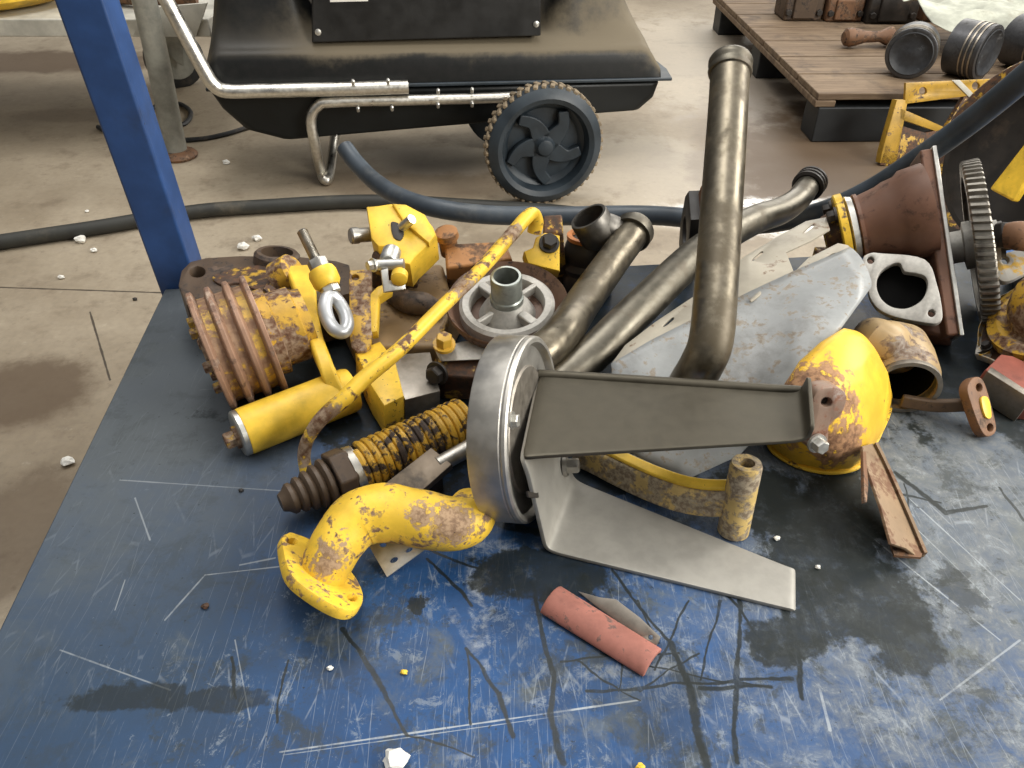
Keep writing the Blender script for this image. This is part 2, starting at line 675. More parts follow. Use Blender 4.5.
# ------------------------------------------------------------------ blue workbench
K = P(165, 289)
e1 = (K - P(0, 628))
e1.z = 0
e1.normalize()
e2 = V3((e1.y, -e1.x, 0))
bench = thing('workbench', 'scratched blue steel workbench with oil stains and one upright corner post', 'workbench', K + V3((0, 0, -TZ)))
O = WL[bench.name]
t = NT('scratched_blue_paint')
n_big = t.noise(3.2, 7, 0.65)
n_mid = t.noise(14, 7, 0.7)
n_fin = t.noise(85, 6, 0.72)
n_flk = t.noise(34, 9, 0.80, 0.4)
ws = t.noise(16, 9, 0.80, 0.5, t.mapping(scale=(2.4, 1.0, 1), rot=(0, 0, math.radians(18))))
blue = t.mix(t.rng(n_mid, 0.3, 0.7), (0.011, 0.044, 0.125), (0.021, 0.078, 0.215))
pt = lambda x, y: P(x, y) - O
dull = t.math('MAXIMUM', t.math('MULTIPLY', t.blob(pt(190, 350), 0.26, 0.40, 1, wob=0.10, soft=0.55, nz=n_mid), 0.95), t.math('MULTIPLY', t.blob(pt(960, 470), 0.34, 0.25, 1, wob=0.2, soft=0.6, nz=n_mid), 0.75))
col = t.mix(t.math('MULTIPLY', t.blob(pt(90, 620), 0.22, 0.26, 1, wob=0.12, soft=0.6, nz=n_mid), 0.8), blue, (0.030, 0.050, 0.078))
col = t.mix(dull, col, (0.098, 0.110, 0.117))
painted_glare = t.math('MULTIPLY', t.blob(pt(1010, 590), 0.30, 0.46, 1, wob=0.15, soft=0.6, nz=n_big), t.rng(n_flk, 0.40, 0.62, 0.2, 0.85))  # window glare on the bench's right side, painted as pale grey
col = t.mix(painted_glare, col, (0.165, 0.175, 0.175))
area_w = t.blob(pt(620, 640), 0.40, 0.22, 1, wob=0.2, soft=0.6, nz=n_big)
area_w = t.math('MAXIMUM', area_w, t.blob(pt(940, 610), 0.26, 0.30, 1, wob=0.2, soft=0.6, nz=n_big))
area_w = t.math('MAXIMUM', area_w, t.math('MULTIPLY', t.blob(pt(330, 710), 0.22, 0.14, 1, wob=0.2, soft=0.6, nz=n_big), 0.85))
wear = t.rng(t.math('SUBTRACT', ws, t.rng(area_w, 0, 1, 0.66, 0.56)), -0.01, 0.07)
col = t.mix(t.math('MULTIPLY', wear, 0.46), col, (0.22, 0.25, 0.28))
wear2 = t.rng(t.math('SUBTRACT', n_flk, t.rng(area_w, 0, 1, 0.67, 0.565)), -0.01, 0.05)
col = t.mix(t.math('MULTIPLY', wear2, 0.46), col, (0.25, 0.29, 0.33))
dirt = t.rng(t.noise(22, 9, 0.78, 0.3, t.mapping(loc=(3.1, 1.7, 0))), 0.50, 0.62, 0, 0.74)
dirt = t.math('MULTIPLY', dirt, t.rng(area_w, 0, 1, 0.35, 1.0))
col = t.mix(dirt, col, (0.034, 0.040, 0.038))
olive = t.rng(t.noise(6.5, 8, 0.7, 0.5, t.mapping(loc=(7.7, 2.2, 0))), 0.53, 0.66, 0, 0.55)
col = t.mix(t.math('MULTIPLY', olive, t.rng(area_w, 0, 1, 0.3, 1.0)), col, (0.115, 0.125, 0.110))
sca = t.rng(area_w, 0, 1, 0.30, 1.0)
for sc_, rt_, lo, st in ((64, 0.35, 0.016, (1, 0.09, 1)), (52, 1.25, 0.014, (1, 0.11, 1)), (70, -0.6, 0.016, (1, 0.09, 1)), (44, 2.2, 0.012, (1, 0.12, 1)), (58, 0.75, 0.013, (1, 0.10, 1))):
    vo = t.new('ShaderNodeTexVoronoi')
    vo.feature = 'DISTANCE_TO_EDGE'
    vo.voronoi_dimensions = '2D'
    vo.inputs['Scale'].default_value = sc_
    t.link(t.mapping(scale=st, rot=(0, 0, rt_)), vo.inputs['Vector'])
    s = t.rng(vo.outputs['Distance'], lo * 1.7, lo * 0.3)
    gate = t.rng(t.noise(13, 5, 0.7, 0, t.mapping(loc=(sc_, rt_ * 3, 0))), 0.50, 0.66)
    col = t.mix(t.math('MULTIPLY', t.math('MULTIPLY', s, gate), t.math('MULTIPLY', sca, 0.34)), col, (0.36, 0.40, 0.44))
# long single scratches and the chalky line
nzs = t.noise(30, 3, 0.6)
for a, b, wd, k in (((280, 752), (640, 700), 0.0011, 0.8), ((283, 755), (560, 716), 0.0006, 0.6), ((120, 480), (300, 492), 0.0010, 0.35), ((240, 565), (275, 558), 0.0014, 0.4), ((165, 620), (205, 575), 0.0012, 0.45),
                    ((205, 575), (285, 566), 0.0012, 0.45), ((60, 650), (170, 690), 0.0010, 0.4), ((815, 430), (990, 600), 0.0009, 0.6), ((850, 520), (1000, 640), 0.0012, 0.6),
                    ((900, 490), (1020, 600), 0.0010, 0.5), ((940, 700), (1020, 640), 0.0012, 0.5), ((445, 600), (505, 700), 0.006, 0.22), ((470, 545), (480, 640), 0.011, 0.35),
                    ((135, 498), (150, 540), 0.0012, 0.4), ((235, 640), (250, 720), 0.0009, 0.4), ((115, 610), (125, 580), 0.0009, 0.4), ((820, 690), (830, 730), 0.0016, 0.6), ((480, 548), (560, 540), 0.012, 0.35),
                    ((580, 672), (700, 668), 0.008, 0.35), ((200, 390), (330, 380), 0.0008, 0.25)):
    sk = streak(t, pt(*a), pt(*b), wd, nzs)
    sk = t.math('MULTIPLY', sk, t.rng(n_flk, 0.44, 0.58) if wd > 0.004 else t.rng(n_mid, 0.38, 0.52, 0.35, 1.0))
    col = t.mix(t.math('MULTIPLY', sk, k), col, (0.40, 0.43, 0.45))
# oil stains and drag lines; patches under the pile also paint in shade
oil = None
nzo = t.noise(38, 6, 0.72)
nzo2 = t.noise(11, 6, 0.7)
oil_shade_pools = [(975, 290, 0.13, 0.13, 0.95), (600, 300, 0.16, 0.16, 0.9), (660, 275, 0.32, 0.10, 0.85), (860, 610, 0.070, 0.065, 0.88), (808, 560, 0.05, 0.09, 0.9), (830, 510, 0.07, 0.06, 0.9), (775, 505, 0.07, 0.07, 0.95), (905, 645, 0.042, 0.035, 0.8), (785, 640, 0.045, 0.028, 0.88), (560, 330, 0.34, 0.22, 0.92), (420, 400, 0.17, 0.13, 0.92), (720, 350, 0.34, 0.2, 0.92), (960, 360, 0.2, 0.15, 0.85), (370, 345, 0.13, 0.13, 0.85), (620, 470, 0.12, 0.06, 0.9), (845, 490, 0.03, 0.08, 0.95),
         (540, 575, 0.06, 0.035, 0.9), (480, 470, 0.22, 0.08, 0.6), (130, 698, 0.055, 0.018, 0.75), (225, 700, 0.045, 0.014, 0.7), (345, 640, 0.035, 0.05, 0.35), (418, 606, 0.010, 0.012, 0.9),
         (960, 590, 0.02, 0.03, 0.6), (610, 530, 0.10, 0.05, 0.55), (650, 690, 0.05, 0.06, 0.35), (350, 420, 0.16, 0.05, 0.6), (860, 495, 0.035, 0.035, 0.85), (560, 640, 0.08, 0.05, 0.25)]
for x, y, rx, ry, k in oil_shade_pools:
    q = t.math('MULTIPLY', t.blob(pt(x, y), rx, ry, 1, wob=0.75, soft=0.12, nz=nzo2 if rx > 0.04 else nzo), k)
    oil = t.math('MAXIMUM', oil, q) if oil is not None else q
lines = [((528, 560), (548, 660), 0.004), ((548, 660), (566, 760), 0.0045), ((672, 640), (700, 720), 0.006), ((700, 720), (708, 768), 0.007), ((610, 570), (672, 640), 0.003), ((736, 600), (738, 768), 0.0035),
         ((560, 662), (680, 650), 0.0022), ((590, 690), (790, 680), 0.003), ((600, 655), (760, 690), 0.002), ((345, 625), (385, 690), 0.004), ((385, 690), (410, 730), 0.003), ((410, 730), (470, 752), 0.0015),
         ((430, 560), (470, 610), 0.003), ((463, 650), (500, 690), 0.003), ((500, 690), (516, 730), 0.004), ((463, 650), (470, 720), 0.002), ((575, 660), (640, 700), 0.002), ((640, 690), (700, 650), 0.0018),
         ((420, 545), (490, 575), 0.003), ((690, 600), (655, 670), 0.0018), ((720, 600), (700, 680), 0.0018), ((780, 600), (790, 660), 0.008), ((795, 640), (800, 700), 0.004), ((640, 600), (660, 640), 0.002),
         ((895, 470), (945, 510), 0.006), ((945, 510), (985, 506), 0.004), ((890, 490), (940, 500), 0.0025), ((905, 482), (910, 520), 0.0015), ((1000, 490), (1024, 520), 0.003), ((700, 690), (770, 690), 0.004),
         ((290, 660), (280, 720), 0.002), ((230, 660), (240, 700), 0.003), ((560, 570), (600, 560), 0.006), ((490, 520), (560, 540), 0.01), ((700, 560), (760, 640), 0.0025), ((620, 690), (630, 640), 0.0015)]
wn_ = t.new('ShaderNodeTexNoise')
wn_.inputs['Scale'].default_value = 9
wn_.inputs['Detail'].default_value = 4
t.link(t.co, wn_.inputs['Vector'])
keep = t.co
t.co = t.vmath('ADD', keep, t.vmath('MULTIPLY', t.vmath('SUBTRACT', wn_.outputs['Color'], (0.5, 0.5, 0.5)), (0.032, 0.032, 0.0)))
for a, b, wd in lines:
    q = t.math('MULTIPLY', streak(t, pt(*a), pt(*b), wd * 0.85, nzo, 0.5), 0.92)
    oil = t.math('MAXIMUM', oil, q)
t.co = keep
spk = t.rng(t.noise(160, 3, 0.6), 0.70, 0.74, 0, 0.7)
oil = t.math('MAXIMUM', oil, spk)
oil = t.math('MULTIPLY', oil, t.rng(nzo, 0.30, 0.50, 0.70, 1.0))
col = t.mix(oil, col, (0.012, 0.015, 0.013))
t.bump(n_fin, 0.10, 0.001)
ro = t.math('ADD', t.rng(n_mid, 0.3, 0.7, 0.42, 0.60), t.math('MULTIPLY', wear, 0.12))
ro = t.math('SUBTRACT', ro, t.math('MULTIPLY', oil, 0.14))
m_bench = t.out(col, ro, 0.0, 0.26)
m_post = paint('blue_post_paint', (0.026, 0.070, 0.205), (0.16, 0.18, 0.22), (0.09, 0.085, 0.08), 0.27, 22, rough=0.42, chips=0.45, var=0.25, seed=9)
WB, DB = 1.75, 1.15
c0 = K
mb = MB()
mb.prism([c0, c0 + e2 * WB, c0 + e2 * WB - e1 * DB, c0 - e1 * DB], V3((0, 0, -0.012)))
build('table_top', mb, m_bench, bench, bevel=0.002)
mb = MB()
for a, b in ((c0, c0 + e2 * WB), (c0 + e2 * WB, c0 + e2 * WB - e1 * DB), (c0 + e2 * WB - e1 * DB, c0 - e1 * DB), (c0 - e1 * DB, c0)):
    d_ = (b - a).normalized()
    inn = V3((d_.y, -d_.x, 0))
    mb.box((a + b) / 2 + inn * 0.03 + V3((0, 0, -0.042)), d_, inn, (b - a).length - 0.01, 0.03, 0.058)
build('under_frame', mb, m_post, bench, bevel=0.002)
S = 0.062
pc = c0 + e2 * (S / 2 - 0.010) + e1 * (S / 2 + 0.001)
mb = MB()
lean = V3((-0.040, 0.0, 0))
q4 = lambda c: [c + e2 * S / 2 * i + e1 * S / 2 * j for i, j in ((-1, -1), (1, -1), (1, 1), (-1, 1))]
mb.rings([q4(pc - V3((0, 0, TZ)) - lean * 0.34), q4(pc + V3((0, 0, 0.96)) + lean * 0.96)])
build('corner_post', mb, m_post, bench, bevel=0.004, seg=3)
for i, q in enumerate((c0 + e2 * (WB - 0.05) - e1 * 0.05, c0 + e2 * 0.05 - e1 * (DB - 0.05), c0 + e2 * (WB - 0.05) - e1 * (DB - 0.05))):
    mb = MB()
    mb.box(V3((q.x, q.y, (TZ - 0.013) / 2)), e2, e1, 0.05, 0.05, TZ - 0.013)
    build('leg', mb, m_post, bench, bevel=0.003)
# ------------------------------------------------------------------ mobile heater behind the bench
TH = math.radians(12)
he = V3((math.cos(TH), math.sin(TH), 0))
hn = V3((math.sin(TH), -math.cos(TH), 0))
hp = G(285, 141, 0.15)
hb = -hn


UPV_ = V3((0, 0, 1))


def H2(px, py, off=0.0):
    return PLN(px, py, hp + hn * off, hn)


m_tank = plain('dusty_black_plastic', (0.008, 0.009, 0.009), 0.36, spec=0.25, dust=(0.04, 0.036, 0.03), dust_amt=0.12, var=0.2, scale=8)
t = NT('black_plastic_with_settled_dust')
n1 = t.noise(7, 7, 0.68)
n2 = t.noise(40, 5, 0.65)
sz = t.new('ShaderNodeSeparateXYZ')
t.link(t.tc.outputs['Normal'], sz.inputs[0])
du = t.math('ADD', sz.outputs['Z'], t.math('MULTIPLY', t.math('SUBTRACT', n1, 0.5), 0.9))
ex = t.new('ShaderNodeSeparateXYZ')
t.link(t.co, ex.inputs[0])
du = t.math('MULTIPLY', t.rng(du, 0.22, 0.62, 0.0, 0.9), t.rng(ex.outputs['X'], -0.50, -0.22, 0.12, 1.0))
c_ = t.mix(t.rng(n2, 0.3, 0.7), (0.007, 0.008, 0.008), (0.012, 0.012, 0.012))
c_ = t.mix(du, c_, (0.165, 0.135, 0.090))
m_lid = t.out(c_, t.rng(du, 0, 1, 0.42, 0.7), 0, 0.3)
m_panel = plain('satin_black_panel', (0.014, 0.014, 0.014), 0.4, dust=(0.10, 0.09, 0.075), dust_amt=0.2, scale=14)
m_chrome = metal('scuffed_chrome_tube', (0.78, 0.75, 0.68), (0.25, 0.22, 0.18), 0.2, 0.28, seed=12)
m_bluegrey = plain('dusty_blue_grey_plastic', (0.020, 0.029, 0.038), 0.45, dust=(0.07, 0.085, 0.095), dust_amt=0.3, scale=12)
m_tread = plain('tan_dusty_tyre', (0.22, 0.17, 0.11), 0.85, dust=(0.06, 0.05, 0.04), dust_amt=0.25, scale=20)
hc = H2(430, 128)
heater = thing('space_heater', 'black mobile space heater with tube frame standing on the floor behind the bench', 'heater', V3((hc.x, hc.y + 0.1, 0)))
mb = MB()
tubx = [(210, 93), (222, 110), (246, 131), (285, 141), (420, 129), (600, 114), (640, 111), (655, 98), (661, 82)]
fr = [H2(x, y) for x, y in tubx]
bk = [p + hb * 0.40 + V3((0, 0, 0.0)) for p in fr]
mid1 = [p + hb * 0.02 for p in fr]
cen = sum(fr, V3()) / len(fr)
sh = lambda ps, k: [cen + (p - cen) * k + (p - cen).project(hb) * 0 for p in ps]
front_small = [(p - cen) * 0.96 + cen for p in fr]
mb.rings([front_small, [p + hb * 0.012 for p in fr], [p + hb * 0.38 for p in fr], [p + hb * 0.40 for p in front_small]])
tub = build('tank', mb, m_tank, heater, bevel=0.012, seg=3)
mb = MB()
seamf = [H2(206, 92, 0.012), H2(672, 81, 0.012)]
mb.prism([seamf[0], seamf[1], seamf[1] + he * 0.02 + hb * 0.1, seamf[1] + he * 0.02 + hb * 0.36, seamf[1] + hb * 0.42, seamf[0] + hb * 0.42], V3((0, 0, 0.010)))
build('seam_flange', mb, m_bluegrey, heater, bevel=0.003)
def sstep(a, b, x):
    x = min(1, max(0, (x - a) / (b - a)))
    return x * x * (3 - 2 * x)


SA, SB = H2(207, 92, 0.004), H2(661, 81, 0.004)
SL = (SB - SA).length
se = (SB - SA).normalized()
fs = [0.0, 0.003, 0.010, 0.020, 0.035, 0.05, 0.07, 0.085, 0.10, 0.115, 0.13, 0.15, 0.17, 0.20, 0.24, 0.28, 0.32, 0.36, 0.39, 0.405, 0.41]
rows = []
NS = 72
for i in range(NS + 1):
    s_ = i / NS
    r_ = []
    end = sstep(-0.004, 0.030, s_) * (1 - sstep(0.960, 1.004, s_))
    bl = sstep(0.01, 0.09, s_) * (1 - sstep(0.19, 0.245, s_))
    br = sstep(0.735, 0.800, s_) * (1 - sstep(0.845, 0.99, s_))
    for f_ in fs:
        back = 1 - sstep(0.385, 0.412, f_)
        z = 0.098 * sstep(-0.002, 0.014, f_) + 0.026 * sstep(0.012, 0.10, f_)
        z = z * (0.35 + 0.65 * end) + 0.30 * (bl + br) * sstep(0.045, 0.20, f_)
        inset = (1 - sstep(0, 0.06, z)) * 0
        r_.append(SA + se * (s_ * SL) + hb * f_ + UPV_ * (z * back))
    rows.append(r_)
mb = MB().grid(rows)
build('lid', mb, m_lid, heater, solid=0.004, angle=75, subd=1)
mb = MB()
pq = [H2(312, 43, -0.035), H2(541, 36, -0.035), H2(541, -70, -0.035), H2(312, -60, -0.035)]
mb.prism(pq, hb * 0.20)
pan = build('side_panel', mb, m_panel, heater, bevel=0.004)
for x, y in ((318, 32), (536, 24)):
    mb = MB()
    q = H2(x, y, -0.035)
    mb.lathe(q, hn, [(0, 0.009), (0.004, 0.009), (0.006, 0.004), (0.006, 0.0)], 14)
    build('screw', mb, m_zinc, pan)
mb = MB()
q = [H2(330, 2, -0.034), H2(368, 1, -0.034), H2(368, -12, -0.034), H2(330, -12, -0.034)]
mb.prism(q, hn * 0.002)
build('sticker', mb, m_white, pan)
# frame tubes
mb = MB()
mb.tube([H2(160, -12, 0.0), H2(186, 37, 0.02), H2(205, 72, 0.035), H2(213, 84, 0.04), H2(226, 91, 0.04), H2(260, 91, 0.04), H2(340, 89, 0.04), H2(408, 87, 0.04)], 0.0195, 16, 6)
build('push_handle', mb, m_chrome, heater)
fz = lambda x, y: G(x, y, 0.018)
mb = MB()
mb.tube([H2(545, 92, 0.035), H2(510, 97, 0.035), H2(420, 100, 0.035), H2(335, 102, 0.035), H2(318, 106, 0.035), H2(311, 120, 0.035), H2(315, 145, 0.03), G(321, 172, 0.03), G(325, 180, 0.019), G(329, 176, 0.019), H2(333, 150, -0.12), H2(337, 122, -0.16)], 0.0155, 14, 6)
build('foot_frame', mb, m_chrome, heater)
for x, y, o in ((353, 82, .06), (388, 81, .06), (438, 91, .052), (472, 90, .052), (358, 109, .05), (392, 108, .05), (438, 105, .052), (472, 104, .052)):
    mb = MB()
    mb.lathe(H2(x, y, o), hn * 0.3 + V3((0, 0, 1)), [(-0.008, 0.005), (0.004, 0.006), (0.008, 0.003), (0.008, 0)], 10)
    build('bolt', mb, m_zinc, heater)
WR = 0.172
wc = G(543, 202, 0)
wc.z = WR
mb = MB()
mb.lathe(wc, hn, [(-0.045, 0.118), (-0.045, 0.150), (-0.035, WR - 0.008), (-0.012, WR - 0.004), (0.012, WR - 0.006), (0.024, 0.152), (0.028, 0.142), (0.022, 0.128), (0.006, 0.122)], 56, True)
wheel = build('wheel', mb, m_bluegrey, heater)
mb = MB()
a_, u_, v_ = frame(hn)
for k in range(44):
    an = 2 * PI * k / 44
    dr = u_ * math.cos(an) + v_ * math.sin(an)
    tg = -u_ * math.sin(an) + v_ * math.cos(an)
    for s_ in (-1, 1):
        mb.box(wc + dr * (WR - 0.005) + hn * (0.012 * s_ - 0.014) + tg * (0.005 * s_), hn * 1.0 + tg * 0.35 * s_, tg, 0.024, 0.013, 0.013)
build('tread', mb, m_tread, wheel, bevel=0.002, seg=1)
mb = MB()
mb.lathe(wc, hn, [(-0.03, 0.0), (-0.03, 0.123), (-0.008, 0.123), (-0.012, 0.112), (-0.020, 0.104), (-0.020, 0.0)], 48)
build('rim', mb, m_bluegrey, wheel)
mb = MB()
for k in range(5):
    an = 2 * PI * k / 5 + 0.35
    pts = []
    for r_, dd in ((0.015, 0.0), (0.05, 0.04), (0.08, 0.16), (0.110, 0.40)):
        pts.append(wc + hn * -0.008 + (u_ * math.cos(an + dd) + v_ * math.sin(an + dd)) * r_)
    mb.ribbon(pts, a_.cross(pts[1] - pts[0]), [0.060, 0.050, 0.034, 0.030], 0.022)
build('spokes', mb, m_bluegrey, wheel, bevel=0.003)
mb = MB()
mb.lathe(wc, hn, [(-0.02, 0.034), (0.0, 0.034), (0.006, 0.026), (0.016, 0.022), (0.019, 0.014), (0.019, 0)], 28)
build('hub_cap', mb, m_bluegrey, wheel)
mb = MB()
mb.cyl(wc - hn * 0.03, wc - hn * 0.42, 0.012, 12)
build('axle', mb, m_dark, heater)
wc2 = wc - hn * 0.45
mb = MB()
mb.lathe(wc2, hn, [(-0.03, 0.0), (-0.03, 0.15), (-0.02, WR - 0.004), (0.02, WR - 0.004), (0.03, 0.15), (0.03, 0)], 40)
build('wheel', mb, m_bluegrey, heater)

# ------------------------------------------------------------------ grey trolley, top left
m_tgrey = plain('pale_grey_enamel', (0.55, 0.53, 0.46), 0.5, dust=(0.24, 0.21, 0.16), dust_amt=0.4, scale=6)
m_legg = plain('grey_green_tube_paint', (0.27, 0.27, 0.235), 0.45, dust=(0.40, 0.38, 0.32), dust_amt=0.4, scale=10)
TY = 2.62
tz0, tz1 = VY(60, 37, TY).z, VY(60, 19, TY).z
lx, rx = -2.6, VY(208, 20, TY).x
trol = thing('trolley', 'pale grey steel trolley at the top left edge, on a tube leg and caster', 'trolley', (-1.5, TY + 0.3, 0))
mb = MB()
mb.box(V3(((lx + rx) / 2, TY + 0.36, (tz0 + tz1) / 2)), RT, V3((0, 1, 0)), rx - lx, 0.72, tz1 - tz0)
build('deck', mb, m_tgrey, trol, bevel=0.004)
mb = MB()
mb.plate([VY(132, 37, TY - 0.014), VY(196, 37, TY - 0.014), VY(207, 3, TY - 0.014), VY(146, 8, TY - 0.014)], 0.012, n=V3((0, -1, 0)))
build('gusset', mb, m_tgrey, trol)
mb = MB()
mb.tube([VY(128, -60, TY - 0.09), VY(149, 20, TY - 0.07), G(176, 150, 0.02)], 0.036, 18)
build('leg', mb, m_legg, trol)
mb = MB()
q = G(180, 157)
mb.lathe(q, V3((0, 0, 1)), [(0, 0.056), (0.008, 0.060), (0.018, 0.052), (0.022, 0.04), (0.022, 0)], 20)
build('foot_plate', mb, m_rust, trol)
cc = G(205, 86)
cc = V3((cc.x - 0.1, cc.y, 0.11))
mb = MB()
mb.lathe(cc, V3((0.55, -0.8, 0)), [(-0.03, 0.0), (-0.03, 0.10), (-0.02, 0.115), (0.02, 0.115), (0.03, 0.10), (0.03, 0.0)], 30)
cw = build('caster_wheel', mb, m_black, trol)
mb = MB()
mb.lathe(cc, V3((0.55, -0.8, 0)), [(0.028, 0.0), (0.028, 0.078), (0.034, 0.074), (0.034, 0.0)], 26)
build('wheel_disc', mb, m_legg, cw)
mb = MB()
aw = V3((0.55, -0.8, 0)).normalized()
for s_ in (-1, 1):
    mb.prism([cc + aw * 0.045 * s_ + V3((0.02, 0, -0.02)), cc + aw * 0.045 * s_ + V3((-0.03, 0.02, 0.0)), cc + aw * 0.045 * s_ + V3((-0.09, -0.06, 0.24)), cc + aw * 0.045 * s_ + V3((0.06, 0.04, 0.24))], aw * 0.006 * s_)
mb.box(cc + V3((-0.015, 0, 0.245)), aw, V3((aw.y, -aw.x, 0)), 0.10, 0.16, 0.012)
build('caster_fork', mb, m_legg, trol, bevel=0.002)
for x_ in (-2.4,):
    mb = MB()
    mb.box(V3((x_, TY + 0.4, tz0 / 2)), RT, V3((0, 1, 0)), 0.05, 0.05, tz0)
    build('leg', mb, m_legg, trol, bevel=0.004)
q = VY(20, 12, TY + 0.12)
mb = MB()
mb.lathe(V3((q.x - 0.14, q.y + 0.12, tz1 + 0.001)), V3((0, 0, 1)), [(0, 0.14), (0.012, 0.22), (0.04, 0.275), (0.10, 0.28), (0.11, 0.26), (0.11, 0)], 40)
tag(build('yellow_tub', mb, m_yelb), 'bright yellow round tub lying on the pale grey trolley', 'tub')
q = VY(148, 9, TY + 0.15)
mb = MB()
mb.tube([V3((q.x - 0.12, q.y + 0.05, tz1 + 0.03)), V3((q.x, q.y, tz1 + 0.032)), V3((q.x + 0.16, q.y + 0.02, tz1 + 0.03))], [0.03, 0.022, 0.028], 14)
tag(build('rusty_bar', mb, m_rust), 'rust brown bar lying across the grey trolley by its leg', 'bar')

# cables and crumbs on the floor
mb = MB()
mb.tube([G(98, 127, .008), G(112, 131, .008), G(140, 118, .008), G(160, 104, .008), G(180, 104, .008), G(191, 113, .008), G(184, 124, .008), G(165, 128, .008), G(172, 139, .008), G(200, 139, .008), G(226, 134, .008), G(262, 124, .008), G(330, 112, .008)], 0.0085, 8, 6)
tag(build('floor_cable', mb, m_black), 'thin dark cable curling over the floor behind the blue post', 'cable')
m_hosef = plain('dirty_floor_hose', (0.026, 0.026, 0.022), 0.6, dust=(0.12, 0.10, 0.07), dust_amt=0.35, scale=9)
mb = MB()
mb.tube([G(x, y, .021) for x, y in ((-70, 252), (-20, 245), (40, 236), (100, 227), (160, 217), (210, 210), (270, 206), (340, 202), (400, 202), (470, 206), (560, 212), (640, 222))], 0.0205, 12, 6)
tag(build('floor_hose', mb, m_hosef), 'thick dirty black hose lying across the concrete floor', 'hose')
for i, (x, y, s_, lab) in enumerate(((81, 239, .016, 'largest white crumb on the floor, just below the black hose left of the post'), (94, 250, .009, 'small white crumb below the biggest crumb left of the post'),
                                     (87, 211, .006, 'tiny white crumb above the floor hose left of the post'), (61, 277, .008, 'white crumb alone on the floor far below the hose, left of the bench corner'),
                                     (67, 461, .013, 'white crumb on the floor close to the left edge of the bench'), (243, 246, .016, 'white crumb on the floor behind the grooved pulley, the nearer of two'),
                                     (257, 238, .013, 'pale yellowish crumb on the floor behind the grooved pulley, the farther of two'), (226, 162, .012, 'white crumb on the floor under the heater push handle'),
                                     (135, 299, .006, 'dark pebble on the floor beside the bench corner'))):
    mb = MB()
    c = G(x, y, s_ * 0.6)
    mb.lump(c, s_, s_ * 0.8, s_ * 0.62, 2, 0.5, 1.6, i)
    tag(build('floor_crumb', mb, m_white if i != 8 else m_dark, flat=True), lab, 'debris')

# ------------------------------------------------------------------ pallet with parts, top right
t = NT('grimy_pallet_wood')
g = t.noise(3, 8, 0.7, 1.0, t.mapping(scale=(1.2, 14, 6), rot=(0, 0, 0)))
n1 = t.noise(6, 6, 0.65)
c_ = t.mix(t.rng(g, 0.3, 0.7), (0.115, 0.076, 0.048), (0.25, 0.18, 0.115))
c_ = t.mix(t.rng(n1, 0.50, 0.70, 0, 0.7), c_, (0.06, 0.042, 0.032))
t.bump(g, 0.2, 0.002)
m_wood = t.out(c_, 0.75, 0, 0.3)
m_block = plain('black_oily_wood', (0.016, 0.018, 0.020), 0.55, dust=(0.05, 0.05, 0.05), dust_amt=0.3, scale=8)
PZ = 0.165
A_ = G(819, 94, PZ)
pb = (G(722, 0, PZ) - A_)
pb.z = 0
PL_ = pb.length
pb.normalize()
pf = V3((pb.y, -pb.x, 0))
if pf.x < 0:
    pf = -pf
pallet = thing('pallet', 'grimy wooden pallet on the floor at the top right, loaded with engine parts', 'pallet', V3((A_.x + 0.5, A_.y + 0.3, 0)))
nb = 7
bw = (PL_ + 0.16) / nb
PW = 1.5
for i in range(nb):
    mb = MB()
    c = A_ + pb * (bw * (i + 0.5)) + pf * (PW / 2) + V3((0, 0, -0.011))
    mb.box(c, pf, pb, PW, bw - 0.006 - 0.006 * (i % 2), 0.022)
    bo = build('deck_board', mb, m_wood, pallet, bevel=0.003)
for k_ in (0.03, PW / 2, PW - 0.03):
    mb = MB()
    mb.box(A_ + pb * ((PL_ + 0.16) / 2) + pf * k_ + V3((0, 0, -0.034)), pb, pf, PL_ + 0.16, 0.07, 0.022)
    build('stringer', mb, m_wood, pallet, bevel=0.003)
for j, t_ in enumerate((0.06, (PL_ + 0.16) * 0.5, PL_ + 0.08)):
    for k_ in (0.06, PW / 2, PW - 0.06):
        if j and k_ > 1:
            continue
        mb = MB()
        wdt = 0.5 if (j == 0 and k_ < 0.1) else 0.14
        mb.box(A_ + pb * t_ + pf * (k_ + (wdt - 0.14) / 2 + 0.02) + V3((0, 0, -PZ + (PZ - 0.045) / 2)), pf, pb, wdt, 0.13, PZ - 0.046)
        build('block', mb, m_block, pallet, bevel=0.004)

m_pist = metal('dark_piston_alloy', (0.10, 0.10, 0.105), (0.02, 0.018, 0.016), 0.4, 0.35, metallic=0.8, seed=20, scale=22)
m_pring = metal('bright_piston_ring', (0.45, 0.40, 0.33), (0.08, 0.06, 0.05), 0.3, 0.3, seed=21)
m_soot = plain('sooty_piston_crown', (0.022, 0.024, 0.028), 0.5, dust=(0.30, 0.32, 0.34), dust_amt=0.3, scale=60, bump=0.3)


